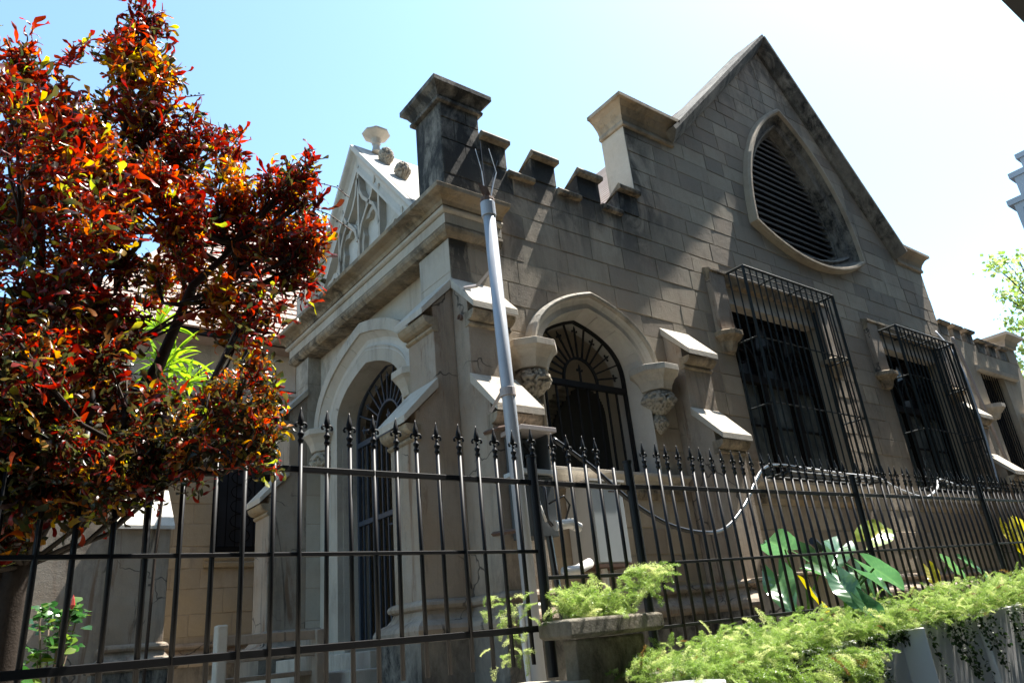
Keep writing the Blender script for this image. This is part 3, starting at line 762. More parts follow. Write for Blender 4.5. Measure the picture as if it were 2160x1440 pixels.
m = MB(); m.prism(FA, [(0, 6.12), (.08, 6.14), (.10, 6.22), (0, 6.26)], 17.6, 19.7); part(m, 'label_head', TRIM)
m = MB(); m.lathe((17.55, 5.95, 5.3), [(.10, -.3), (.14, -.2), (.26, -.08), (.26, 0)], 8, pi/8); part(m, 'label_stop', TRIM)
m = MB(); m.lathe((19.5, 5.95, 5.3), [(.10, -.3), (.14, -.2), (.26, -.08), (.26, 0)], 8, pi/8); part(m, 'label_stop', TRIM)

# ---- doorway steps
for k, (x0, y0, y1, z1) in enumerate(((3.55, 7.1, 9.6, 1.66), (3.25, 6.9, 9.75, 1.50), (2.95, 6.7, 9.9, 1.33))):
    m = MB(); m.box(FW, x0, 4.3, y0, y1, 1.1, z1); part(m, 'step', TRIM, .01)

# ---- emit stones: the 300 that show largest singly, the rest as one part
STONES.sort(key=lambda t: -t[0])
rest = {'a': MB(), 'd': MB(), 'y': MB()}
SM = {'a': ASH, 'd': ASHD, 'y': YEL}
def pick(field, v):
    if field != 'a': return field
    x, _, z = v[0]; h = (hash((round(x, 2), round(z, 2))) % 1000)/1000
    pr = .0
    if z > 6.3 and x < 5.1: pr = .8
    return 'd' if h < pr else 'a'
for i, (ar, v, f, tint, field) in enumerate(STONES):
    if i < 300:
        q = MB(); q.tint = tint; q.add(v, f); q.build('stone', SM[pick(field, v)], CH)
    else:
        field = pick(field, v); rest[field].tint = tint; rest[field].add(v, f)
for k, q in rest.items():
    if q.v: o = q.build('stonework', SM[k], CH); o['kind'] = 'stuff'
print('stones', len(STONES), 'shingles', nsh)

# ------------------------------------------------------------------ iron gates, cages
def fleur(m, p, dir2, fr, d, s=.05):
    # little spear with two side curls, lying in the wall plane
    u = Vector(dir2).normalized(); n = Vector((-u.y, u.x))
    def P(a, b): q = Vector(p)+u*a*s+n*b*s; return (q.x, q.y)
    m.plate(fr, [P(-.3, 0), P(.5, .35), P(1.6, 0), P(.5, -.35)], d-.006, d+.006)
    for sg in (-1, 1): m.plate(fr, [P(0, sg*.1), P(.5, sg*.75), P(.2, sg*1.0), P(-.2, sg*.75)], d-.005, d+.005)
def gate(name, fr, c, w, h, zs, z0, zt, mat, nb, loc, label, cat, flip=False, d=-.26, lock=False):
    T = thing(name, loc, label, cat)
    m = MB(); p = arch_path(c, w, h, zs, 12, zs-z0)
    m.sweep(fr, p, [(.0, d-.02), (0, d+.02), (.045, d+.02), (.045, d-.02)]); m.build('gate_frame', mat, T)
    m = MB(); m.box(fr, c-w+.045, c+w-.045, d-.03, d+.03, zt, zt+.07); m.build('transom', mat, T)
    m = MB(); m.box(fr, c-w+.045, c+w-.045, d-.02, d+.02, z0, z0+.05); m.build('bottom_rail', mat, T)
    for k in range(1, nb):
        x = c-w+.02+(2*w-.04)*k/nb
        m = MB(); m.box(fr, x-.011, x+.011, d-.011, d+.011, z0+.05, zt); m.build('bar', mat, T)
    zc = zt+.07; r0 = w*.36; m = MB()
    m.sweep(fr, [(c+r0*cos(pi*t/14), zc+r0*1.15*sin(pi*t/14)) for t in range(15)], [(-.015, d-.015), (-.015, d+.015), (.015, d+.015), (.015, d-.015)]); m.build('fan_hub', mat, T)
    H = h+zs-zc
    for k in range(1, 14):
        a = pi*k/14; ca, sa = cos(a), sin(a)
        # length to the arch outline
        L = r0
        while L < 2.5:
            x = abs(L*ca); zz = zc+L*sa
            hw = w if zz < zs else (arch_half(w, h, zs, zz) or 0)
            if x > hw-.05: break
            L += .02
        full = k % 2 == 0; L = L if full else L*.80
        m = MB(); m.sweep(fr, [(c+r0*ca, zc+r0*1.15*sa), (c+L*ca, zc+L*sa)], [(-.010, d-.010), (-.010, d+.010), (.010, d+.010), (.010, d-.010)])
        if not full: fleur(m, (c+L*ca, zc+L*sa), (ca, sa), fr, d, .05)
        m.build('fan_bar', mat, T)
    m = MB(); m.sweep(fr, [(c, zc), (c, zc+r0*.55)], [(-.012, d-.01), (-.012, d+.01), (.012, d+.01), (.012, d-.01)]); fleur(m, (c, zc+r0*.55), (0, 1), fr, d, .055); m.build('fan_spear', mat, T)
    if lock:
        m = MB(); m.box(fr, c-w*.30, c-w*.30+.14, d-.03, d+.05, 2.95, 3.15); m.build('lock_box', mat, T)
        m = MB(); m.box(fr, c-w+.045, c+w-.045, d-.03, d+.03, 3.18, 3.24); m.build('middle_rail', mat, T)
        m = MB(); m.tube([fr(c-w*.3+.07, d+.05, 3.05), fr(c-w*.3+.07, d+.09, 3.05), fr(c-w*.3+.15, d+.09, 3.05)], .012, 6); m.build('handle', mat, T)
    return T
gate('window_grille', FA, 6.0, .76, .70, 4.56, 3.31, 4.36, IRON, 9, (6, 6.26, 3.31), 'black iron grille with a sunburst fan top inside the pointed window nearest the corner', 'window grille', d=-.24)
gate('iron_gate', FR, DC, .90, .68, 4.50, 1.72, 4.22, GATEM, 13, (4.5, DC, 1.72), 'slate blue iron gate with sunburst fan closing the porch doorway', 'gate', d=-.22, lock=True)
def cage(a, b, z0, z1, label):
    T = thing('window_cage', ((a+b)/2, 5.6, z0), label, 'window cage', 'iron cages over the tall windows')
    def bar(name, p, q, r=.011, mat=CAGEM):
        m = MB(); m.tube([p, q], r*1.35, 4); m.build(name, mat, T)
    yf = 5.58
    for x in (a, b):
        bar('corner_post', (x, yf, z0), (x, yf, z1), .020)
        bar('wall_post', (x, 5.97, z0), (x, 5.97, z1), .016)
        bar('top_rail', (x, yf, z1), (x, 6.0, z1), .018); bar('bottom_rail', (x, yf, z0), (x, 6.0, z0), .018)
        for z in (z0+.98, z0+1.96): bar('side_rail', (x, yf, z), (x, 5.99, z), .011)
        for y in (5.71, 5.84): bar('bar', (x, y, z0), (x, y, z1), .010)
    bar('top_rail', (a, yf, z1), (b, yf, z1), .020); bar('bottom_rail', (a, yf, z0), (b, yf, z0), .020)
    for z in (z0+.98, z0+1.96): bar('front_rail', (a, yf+.015, z), (b, yf+.015, z), .010)
    for k in range(1, 15): x = a+(b-a)*k/15; bar('bar', (x, yf, z0), (x, yf, z1), .010)
    for y in (5.72, 5.86):
        bar('top_bar', (a, y, z1), (b, y, z1), .009); bar('floor_bar', (a, y, z0), (b, y, z0), .009)
    for k in (1, 2):
        x = a+(b-a)*k/3; bar('cross_bar', (x, yf, z1-.015), (x, 5.99, z1-.015), .012)
    bar('top_bar', (a, 5.97, z1), (b, 5.97, z1), .012)
cage(8.94, 11.34, 3.34, 6.42, 'projecting black iron cage over the tall window directly below the louvred opening')
cage(13.33, 15.60, 3.36, 6.26, 'projecting black iron cage over the further tall window, nearer the right edge')

# ------------------------------------------------------------------ fence
FY = 3.2
def rtop(x): return 2.406 if x < 3.4 else 2.416+(x-3.4)*.0147
def tip(x): return 2.694 if x < 2.7 else (2.70 if x < 3.4 else 2.705+(x-3.4)*.0095)
def rmid(x): return 2.036 if x < 3.4 else 1.955+(x-3.4)*.0205
FN = thing('iron_fence', (2.6, FY, 1.43), 'black wrought iron fence of round bars topped with fleur-de-lis spikes on the retaining wall', 'fence')
def bar_mesh(L):
    m = MB(); m.tube([(0, 0, 0), (0, 0, L)], .0095, 8); me = m
    return me
barm = {}
fm = MB()
fm.lathe((0, 0, 0), [(.010, -.005), (.013, .005), (.016, .010), (.011, .020), (.011, .030), (.016, .036), (.016, .044), (.009, .052), (.007, .066), (.010, .074)], 8)
fm.lathe((0, 0, .074), [(.006, 0), (.010, .012), (.0165, .030), (.012, .052), (.004, .082), (.001, .094)], 6, 0, 1, .6)
for sg in (-1, 1):
    pts = [(sg*(.008+.022*sin(t*.42)), 0, .086+.012*cos(t*.55)-.0035*t) for t in range(6)]
    pts = [(sg*.006, 0, .083), (sg*.013, 0, .094), (sg*.023, 0, .092), (sg*.028, 0, .082), (sg*.026, 0, .074), (sg*.020, 0, .074)]
    fm.tube(pts, .0055, 6)
finial0 = None
barobj = {}
def fence_bar(x, z0, z1, spike=True):
    global finial0
    L = round(z1-z0-.165, 2)
    if L not in barobj:
        m = MB(); m.tube([(0, 0, 0), (0, 0, L)], .0108, 8); o = m.build('bar', IRON, None, smooth=False); barobj[L] = o
        me = o.data; me.polygons.foreach_set('use_smooth', [len(p.vertices) == 4 for p in me.polygons])
    else:
        o = barobj[L].copy(); COL.objects.link(o)
    jx = random.uniform(-.003, .003)
    o.location = (x+jx, FY+random.uniform(-.003, .003), z1-.165-L); o.rotation_euler = (random.uniform(-.006, .006), random.uniform(-.006, .006), 0)
    setp(o, FN)
    if spike:
        if finial0 is None: f = fm.build('finial', IRON, None); finial0 = f; f.data.polygons.foreach_set('use_smooth', [len(p.vertices) == 4 for p in f.data.polygons])
        else: f = finial0.copy(); COL.objects.link(f)
        f.parent = o; f.matrix_parent_inverse = Matrix.Identity(4); f.location = (0, 0, L); f.rotation_euler = (0, 0, random.uniform(-.25, .25)); f.scale = (1.0, 1.0, 1.0)
xs = [2.495-.122*k for k in range(27)]
for x in xs: fence_bar(x, 1.488, tip(x))
for x in (2.775, 2.893, 3.008, 3.124): fence_bar(x, 1.70, 2.70)
fence_bar(3.247, 1.70, 2.70-.01, False)
x = 3.532
while x < 5.93: fence_bar(x, 1.52, tip(x)); x += .1135
x = 6.10
while x < 8.33: fence_bar(x, 1.56, tip(x)); x += .1115
x = 8.48
while x < 11.9: fence_bar(x, 1.60, tip(x)); x += .1115
def post(x, z0, z1, r=.026, capz=True):
    m = MB(); m.lathe((x, FY, 0), [(r, z0), (r, z1-.012), (r*1.12, z1-.010), (r*1.12, z1)], 16); o = m.build('post', IRON, FN)
post(2.613, 1.42, 2.560, .028); post(3.378, 1.40, 2.575, .028); post(5.997, 1.40, 2.62, .024); post(8.376, 1.42, 2.65, .024); post(10.8, 1.45, 2.68)
f = finial0.copy(); COL.objects.link(f); f.location = (2.628, FY, 2.555); setp(f, FN)
def rail(x0, x1, z0, z1, h=.014, dy=.0):
    m = MB(); v = []
    for x, z in ((x0, z0), (x1, z1)): v += [(x, FY-.011+dy, z-h), (x, FY+.011+dy, z-h), (x, FY+.011+dy, z+h), (x, FY-.011+dy, z+h)]
    m.add(v, [(0, 1, 2, 3), (7, 6, 5, 4)]+[(i, (i+1) % 4, 4+(i+1) % 4, 4+i) for i in range(4)]); m.build('rail', IRON, FN, .003)
for a, b in ((-.9, 2.59), (2.64, 3.352), (3.404, 5.973), (6.02, 8.352), (8.40, 12)): rail(a, b, rtop(a), rtop(b), .014)
for a, b in ((-.9, 2.59), (3.404, 5.973), (6.02, 8.352), (8.40, 12)): rail(a, b, rmid(a), rmid(b), .009)
rail(-.9, 2.59, 1.653, 1.653, .016); rail(2.64, 3.352, 1.90, 1.90, .010)
rail(3.404, 5.97, 1.60, 1.62, .010)

# retaining wall under the fence
RW = thing('retaining_wall', (0, 3.2, 0), 'low dark stained stone retaining wall with a worn pale coping under the fence', 'wall')
m = MB(); m.box(FW, -3.2, 2.62, 3.02, 3.44, 0, 1.34); m.build('wall_face', CONC, RW)
x = -3.2
while x < 2.6:
    w = random.uniform(.55, .8); m = MB(); m.tint = random.random(); m.box(FW, x+.004, min(2.66, x+w)-.004, 2.97, 3.46, 1.342, 1.405+random.uniform(-.006, .006)); m.build('coping_stone', TRIM, RW, .010); x += w
m = MB(); m.box(FW, 2.664, 12, 3.10, 3.44, 0, 1.36); m.build('wall_face', CONC, RW)

# planter pedestal
PL = thing('stone_planter', (2.80, 2.93, 0), 'old mossy stone planter with a thick flaking rim standing before the short fence panel', 'planter')
m = MB(); m.box(FW, 2.61, 3.10, 3.0, 3.10, 1.0, 1.585); m.build('planter_body', CONC, PL, .012)
m = MB(); m.plan([((2.60, 3.0), (-1, -1)), ((3.11, 3.0), (1, -1)), ((3.11, 3.10), (1, 1)), ((2.60, 3.10), (-1, 1))], [(-.03, 1.59), (.055, 1.592), (.075, 1.605), (.075, 1.672), (.055, 1.682), (-.03, 1.684)], True); m.build('planter_rim', CONC, PL, .006)
m = MB(); m.box(FW, 2.62, 3.09, 3.01, 3.09, 1.60, 1.65); m.build('soil', SOIL, PL)

# white garden wall (stepped sections with upright folds)
WW = thing('white_planter_wall', (5, 2.6, 0), 'white painted garden wall with upright folds below the spilling ferns', 'wall')
def wseg(x0, x1, z0, z1, y=2.60):
    m = MB(); m.add([(x0, y, 0), (x1, y, 0), (x1, y, z1), (x0, y, z0), (x0, y+.14, 0), (x1, y+.14, 0), (x1, y+.14, z1), (x0, y+.14, z0)],
        [(0, 1, 2, 3), (4, 7, 6, 5), (0, 4, 5, 1), (3, 2, 6, 7), (0, 3, 7, 4), (1, 5, 6, 2)]); m.build('wall_section', WPAINT, WW, .006)
wseg(3.10, 4.95, 1.372, 1.432); wseg(5.24, 6.1, 1.462, 1.482, 2.62); wseg(6.12, 12.0, 1.49, 1.66, 2.58)
m = MB(); m.add([(4.952, 2.60, 0), (5.08, 2.50, 0), (5.238, 2.62, 0), (4.952, 2.74, 0), (4.952, 2.60, 1.442), (5.08, 2.50, 1.447), (5.238, 2.62, 1.452), (4.952, 2.74, 1.442)],
    [(3, 2, 1, 0), (4, 5, 6, 7), (0, 1, 5, 4), (1, 2, 6, 5), (2, 3, 7, 6), (3, 0, 4, 7)]); m.build('wall_fold', WPAINT, WW, .004)
m = MB(); m.add([(3.05, 2.74, 1.30), (12, 2.74, 1.58), (12, 3.12, 1.58), (3.05, 3.12, 1.30), (3.05, 2.74, .6), (12, 2.74, .6), (12, 3.12, .6), (3.05, 3.12, .6)], [(0, 1, 2, 3), (4, 7, 6, 5), (0, 4, 5, 1), (3, 2, 6, 7)])
o = m.build('planting_bed', SOIL); structure(o)
m = MB(); m.sweep(lambda s, d, z: (s, d, z), [(2.20, 0), (2.20, 0)], [(0, 0)]) if False else None
PT2 = thing('white_bowl_planter', (2.6, 2.38, 0), 'rim of a white round planter at the bottom edge of the picture', 'planter')
m = MB(); m.lathe((2.66, 2.40, 0), [(.10, 0), (.12, .02), (.15, 1.2), (.17, 1.34), (.185, 1.35), (.185, 1.370), (.16, 1.373), (.155, 1.34), (.05, 1.33)], 28); m.build('bowl', WPAINT, PT2, smooth=False)

# ------------------------------------------------------------------ services on the wall
PI = thing('conduit_pipe', (4.05, 5.15, 1.1), 'tall grey conduit pipe before the corner buttress with bare wires sprouting from its top', 'pipe')
m = MB(); m.tube([(4.055, 5.15, 1.1), (4.02, 5.15, 3.6), (3.99, 5.15, 5.60)], .062, 20, cap=True); m.build('pipe', PVC, PI, smooth=True)
m = MB(); m.tube([(3.988, 5.15, 5.58), (3.985, 5.15, 5.74)], .075, 20); m.build('coupling', PVC, PI, .004)
m = MB(); m.tube([(4.015, 5.15, 3.68), (4.013, 5.15, 3.76)], .074, 20); m.build('coupling', PINKM, PI, .004)
m = MB(); m.lathe((3.985, 5.15, 5.74), [(.07, 0), (.075, .02), (.07, .05), (.04, .055)], 10); m.add([(3.93, 5.10, 5.78), (3.86, 5.12, 5.92), (3.95, 5.08, 5.88), (4.0, 5.1, 5.8), (3.93, 5.13, 5.78)], [(0, 1, 2, 3), (4, 1, 2)]); m.build('torn_cap', RUST, PI)
for k, (dx, pts) in enumerate(((0, [(0, 0, 0), (-.02, 0, .15), (-.03, 0, .35), (-.08, .01, .62)]), (.02, [(.02, 0, 0), (.0, 0, .2), (-.01, 0, .45), (-.015, 0, .72)]), (.03, [(.04, 0, 0), (.10, .0, .22), (.16, 0, .40), (.09, 0, .68)]), (.04, [(.05, 0, 0), (.10, .02, .2), (.13, .03, .35), (.21, .02, .58)]))):
    m = MB(); m.tube([(3.98+p[0], 5.15+p[1], 5.76+p[2]) for p in pts[:3]], .0065, 5); m.tube([(3.98+p[0], 5.15+p[1], 5.76+p[2]) for p in pts[2:]], .004, 5); m.build('wire', RUB if k % 2 else CONDUIT, PI)
def strap(pts, mat, w=.03):
    m = MB(); 
    for a, b in zip(pts[:-1], pts[1:]): m.tube([a, b], w, 4)
    m.build('bracket', mat, PI)
strap([(4.03, 5.45, 3.63), (4.02, 5.3, 3.72), (4.03, 5.2, 3.80)], PINKM, .022)
strap([(4.05, 5.76, 5.07), (4.06, 5.55, 5.0), (4.08, 5.25, 5.1)], PINKM, .02)
strap([(4.04, 5.60, 2.52), (4.03, 5.35, 2.50), (4.05, 5.2, 2.49)], RUST, .02)
strap([(4.04, 5.60, 3.46), (4.03, 5.35, 3.44), (4.05, 5.2, 3.42)], RUST, .02)
m = MB(); m.tube([(4.03, 5.86+.03*cos(t*.6), 4.76+.035*sin(t*.6)) for t in range(8)], .012, 6); tag(m.build('wall_hook', RUST), 'small black iron hook on the side of the corner buttress', 'hook')

MC = thing('meter_cabinet', (4.33, 5.3, 2.4), 'open dark grey meter cabinet with dangling cables fixed behind the conduit pipe', 'electrical cabinet')
m = MB(); m.box(FW, 4.16, 4.50, 5.22, 5.46, 2.44, 2.98); m.build('cabinet', STEELG, MC, .006)
m = MB()
m.box(FW, 4.16, 4.50, 5.40, 5.46, 3.0, 3.38); m.box(FW, 4.16, 4.18, 5.22, 5.40, 3.0, 3.38); m.box(FW, 4.48, 4.50, 5.22, 5.40, 3.0, 3.38); m.build('open_box', STEELG, MC, .003)
m = MB(); m.box(FW, 4.12, 4.54, 5.14, 5.46, 3.385, 3.43); m.build('lid', PINKM, MC, .004)
m = MB(); m.box(FW, 4.10, 4.52, 5.17, 5.44, 2.99, 3.03); m.build('shelf', PANELG, MC, .003)
m = MB()
for k in range(5): m.box(FW, 4.22+.04*k, 4.25+.04*k, 5.35, 5.40, 3.08+.02*k, 3.2)
m.tube([(4.25, 5.3, 3.3), (4.3, 5.28, 3.2), (4.4, 5.3, 3.12)], .012, 6); m.build('breakers', IRON, MC)
for k, (pts, mt, r) in enumerate((([(4.30, 5.2, 2.95), (4.32, 5.14, 2.85), (4.30, 5.12, 2.7), (4.33, 5.16, 2.58), (4.38, 5.16, 2.52)], RUB, .016), ([(4.38, 5.18, 2.72), (4.50, 5.10, 2.78), (4.56, 5.10, 2.70), (4.50, 5.12, 2.55)], RUB, .010), ([(4.28, 5.2, 2.8), (4.24, 5.12, 2.66), (4.28, 5.12, 2.55)], PVCW, .012))):
    m = MB(); m.tube(pts, r, 6); m.build('cable', mt, MC, smooth=True)
m = MB(); m.tube([(4.40, 5.14, 2.52), (4.55, 5.12, 2.54), (4.66, 5.12, 2.50)], .045, 12); m.tube([(4.58, 5.12, 2.53), (4.60, 5.12, 2.53)], .056, 12); m.build('elbow_fitting', PVCW, MC, smooth=False)
m = MB(); m.tube([(4.40, 5.1, 2.12), (4.55, 5.1, 2.13), (4.8, 5.2, 2.2)], .045, 12); m.build('white_elbow', PVCW, MC, smooth=True)
m = MB(); m.tube([(4.36, 5.2, 2.44), (4.38, 5.2, 2.2), (4.42, 5.2, 1.7)], .03, 8); m.build('flexible_conduit', RUB, MC)

EP = thing('electrical_panel', (5.55, 5.7, 2.2), 'tall pale grey electrical panel box on the wall under the pointed window', 'electrical panel')
m = MB(); m.box(FW, 5.30, 5.76, 5.60, 5.985, 2.24, 3.06); m.build('panel_box', PANELG, EP, .006)
m = MB(); m.box(FW, 5.31, 5.75, 5.588, 5.598, 2.25, 3.05); m.build('panel_door', PANELG, EP, .004)
m = MB(); m.box(FW, 5.29, 5.77, 5.585, 5.985, 2.205, 2.237); m.build('rusty_edge', RUST, EP)
m = MB(); m.box(FW, 5.29, 5.79, 5.57, 5.99, 3.062, 3.085); m.build('panel_top', PVCW, EP)
m = MB(); m.tube([(5.45, 5.7, 2.2), (5.46, 5.7, 1.85)], .035, 10); m.build('conduit', PVCW, EP)
m = MB()
for k in range(4): m.box(FW, 5.55+.022*k, 5.565+.022*k, 5.583, 5.5875, 2.955, 2.968)
m.build('small_red_print', RUST, EP)

def wire(name, pts, r, mat, label, cat, n=8):
    P = [Vector(p) for p in pts]; out = []
    for i in range(len(P)-1):
        p0 = P[max(0, i-1)]; p1 = P[i]; p2 = P[i+1]; p3 = P[min(len(P)-1, i+2)]
        for k in range(6):
            t = k/6; out.append(.5*((2*p1)+(-p0+p2)*t+(2*p0-5*p1+4*p2-p3)*t*t+(-p0+3*p1-3*p2+p3)*t**3))
    out.append(P[-1]); m = MB(); m.tube(out, r, n); return tag(m.build(name, mat, smooth=True), label, cat)
wire('hanging_cable', [(4.50, 5.16, 3.33), (4.85, 5.05, 3.05), (5.2, 4.95, 2.72), (5.62, 4.9, 2.50), (6.1, 4.9, 2.43), (6.6, 5.0, 2.50), (7.15, 5.1, 2.78), (7.9, 5.3, 3.25), (8.6, 5.45, 3.38), (9.2, 5.5, 3.36)], .022, RUB, 'thick black cable sagging from the meter cabinet to the first window cage', 'cable')
wire('window_cable', [(9.0, 5.53, 3.40), (10.2, 5.5, 3.36), (10.9, 5.45, 3.33), (11.3, 5.35, 3.15), (11.9, 5.3, 3.05), (12.5, 5.35, 3.22), (12.9, 5.45, 3.40), (13.6, 5.52, 3.36)], .018, CONDUIT, 'white cable dipping between the two window cages at sill height', 'cable')
wire('upright_cable', [(15.3, 5.50, 3.34), (15.40, 5.50, 3.8), (15.5, 5.50, 4.8), (15.62, 5.55, 5.6), (15.8, 5.7, 6.2), (16.0, 5.95, 6.75)], .018, PVC, 'ribbed pale cable climbing beside the further window cage to the parapet', 'cable')
wire('wing_drainpipe', [(16.6, 5.9, 6.7), (16.85, 5.9, 6.0), (16.95, 5.88, 5.2), (17.3, 5.88, 3.6)], .035, PINKM, 'slim pale pipe slanting down the wall right of the further cage', 'pipe')
wire('drain_pipe', [(4.30, 5.30, 1.87), (4.0, 5.22, 1.87), (3.98, 5.2, 1.84), (3.98, 5.2, 1.6), (4.0, 5.2, 1.12)], .025, PVCW, 'thin white plastic pipe bending down beside the grey conduit', 'pipe')

# bench and steps by the porch
BN = thing('garden_bench', (2.2, 7.2, 1.12), 'weathered bench with a white concrete end post standing by the porch steps', 'bench')
m = MB(); m.box(FW, 2.06, 2.15, 6.95, 7.07, 1.12, 1.97); m.build('bench_end', TRIM, BN, .015)
for z in (1.84, 1.70): m = MB(); m.box(FW, 2.152, 3.0, 7.0, 7.05, z-.04, z+.04); m.build('bench_slat', REND, BN, .006)
m = MB(); m.box(FW, 2.152, 3.0, 7.07, 7.5, 1.5, 1.54); m.build('bench_seat', REND, BN, .006)
m = MB(); m.box(FW, 2.95, 3.03, 6.96, 7.5, 1.12, 1.88); m.build('bench_end', REND, BN, .01)

# ------------------------------------------------------------------ plants
RNG = np.random.default_rng(11)
def leaf_tpl(L=1., W=.12, bend=.3, twist=.5, pinch=0, seg=6, fold=.25, tip=.0):
    V = []; F = []; p = np.zeros(3); a = 0.
    for i in range(seg+1):
        t = i/seg
        w = W*(sin(pi*min(1, t*.94+.06))**.7)*(1-pinch*abs(sin(pi*1.6*t+.4))) if i < seg else W*.04
        if i == 0: w = W*.12
        tw = twist*t; c = np.array([0, cos(tw), sin(tw)]); up = np.array([0, -sin(tw), cos(tw)])
        V += [p-c*w+up*fold*w, p.copy(), p+c*w+up*fold*w]
        a = bend*t; p = p+np.array([cos(a), 0, -sin(a)])*L/seg
    for i in range(seg):
        b = i*3; F += [(b, b+1, b+4, b+3), (b+1, b+2, b+5, b+4)]
    return np.array(V), F
def scatter(name, tpls, inst, mat, parent=None, smooth=True):
    # inst: list of (tpl index, 3x3 matrix, position, tint)
    VV = []; FF = []; TT = []; off = 0
    for k, Mx, P, t in inst:
        V, F = tpls[k][:2]; VV.append(V@np.asarray(Mx).T+np.asarray(P)); TT.append(np.full(len(V), t)+(tpls[k][2] if len(tpls[k]) > 2 else 0))
        FF += [tuple(off+i for i in f) for f in F]; off += len(V)
    V = np.concatenate(VV); me = bpy.data.meshes.new(name); me.from_pydata(V.tolist(), [], FF)
    a = me.attributes.new('tint', 'FLOAT', 'POINT'); a.data.foreach_set('value', np.concatenate(TT))
    if smooth: me.polygons.foreach_set('use_smooth', [True]*len(me.polygons))
    me.materials.append(mat); o = bpy.data.objects.new(name, me); COL.objects.link(o)
    if parent: setp(o, parent)
    return o
def basis(d, roll):
    d = np.asarray(d, float); d = d/np.linalg.norm(d)
    r = np.array([0, 0, 1.]) if abs(d[2]) < .95 else np.array([1., 0, 0])
    y = np.cross(r, d); y /= np.linalg.norm(y); z = np.cross(d, y)
    y2 = y*cos(roll)+z*sin(roll); z2 = -y*sin(roll)+z*cos(roll)
    return np.stack([d, y2, z2], 1)
CL = [(0.49,3.7,5.01,0.17),(0.44,3.75,4.82,0.21),(0.57,3.6,4.63,0.2),(0.53,3.7,4.49,0.21),(0.64,3.5,4.3,0.18),(0.59,3.8,4.33,0.23),(-0.04,3.6,4.44,0.12),(0.06,3.8,4.46,0.17),(-0.02,3.4,4.02,0.2),(0.16,3.6,4.15,0.2),(0.03,3.2,3.65,0.21),(0.28,3.9,4.19,0.23),(0.33,3.5,4.06,0.16),(0.24,3.5,3.68,0.23),(0.42,3.7,3.97,0.23),(0.55,3.4,3.8,0.2),(0.79,3.6,4.24,0.18),(1.04,3.9,4.5,0.13),(0.8,3.8,4.12,0.21),(0.6,3.6,3.71,0.23),(0.77,3.4,3.68,0.15),(0.35,3.2,3.38,0.2),(0.22,3.6,3.45,0.24),(0.05,3.9,3.72,0.24),(0.95,3.5,3.96,0.12),(0.99,3.7,3.88,0.15),(1.13,3.6,3.95,0.15),(1.24,3.5,3.99,0.13),(1.31,3.4,4.06,0.13),(1.37,3.4,3.94,0.11),(1.3,3.6,3.88,0.12),(1.19,3.5,3.62,0.13),(1.3,3.4,3.64,0.11),(1.39,3.3,3.63,0.09),(1.26,3.4,3.48,0.09),(1.15,3.7,3.65,0.11),(1.36,3.4,3.53,0.07),(0.93,3.8,3.7,0.16),(1.1,3.2,3.1,0.09),(1.04,3.3,3.19,0.07),(1.06,3.5,3.13,0.09),(0.91,3.4,3.24,0.09),(0.91,3.7,3.48,0.12),(0.15,3.3,3.05,0.21),(0.33,3.5,3.21,0.19),(0.51,3.6,3.45,0.18),(0.75,3.9,3.54,0.12),(0.25,3.3,2.86,0.21),(0.46,3.6,3.0,0.18),(0.55,3.4,3.03,0.09),(0.2,3.2,2.6,0.19),(0.4,3.6,2.72,0.22),(0.51,3.3,2.71,0.16),(0.62,3.2,2.59,0.12),(0.94,2.9,2.71,0.08),(0.9,3.0,2.64,0.07),(0.98,2.9,2.59,0.07),(0.79,3.0,2.58,0.1),(0.72,2.9,2.43,0.12),(0.86,2.9,2.45,0.09),(0.94,2.8,2.42,0.07),(0.65,3.0,2.38,0.11),(0.55,3.1,2.38,0.13),(0.43,3.3,2.44,0.17),(0.3,3.4,2.46,0.18),(0.18,3.2,2.4,0.12),(0.48,3.0,2.23,0.08),(0.62,3.0,2.25,0.07),(0.37,3.2,2.27,0.09),(0.71,2.9,2.29,0.06),(0.21,3.3,2.25,0.08),(0.98,2.8,2.37,0.04),
      (.10,3.5,2.15,.16),(.25,3.6,2.25,.15),(-.05,3.5,2.1,.16),(.45,3.5,2.32,.14),(.62,3.5,2.45,.14),(.3,3.9,2.6,.2),(.7,3.7,2.7,.15),(.12,3.4,2.42,.16),(.05,3.3,2.28,.13),(-.05,3.3,2.6,.2),(.28,3.2,2.30,.12),(.36,3.1,2.36,.12),(.0,3.2,2.9,.2),(.15,3.1,2.75,.15),(.52,3.0,2.30,.10),(-.5,3.6,4.2,.35),(-.6,3.4,3.5,.38),(-.5,3.6,2.9,.35),(-.9,3.7,3.9,.35),(-.3,4.1,3.3,.3),(.1,4.2,3.0,.25),(.0,4.3,4.0,.25),(.5,4.2,4.0,.22)]
CT = thing('croton_tree', (.33, 4.0, 1.12), 'bushy croton tree with red, orange and yellow-green curling leaves over the fence at left', 'tree')
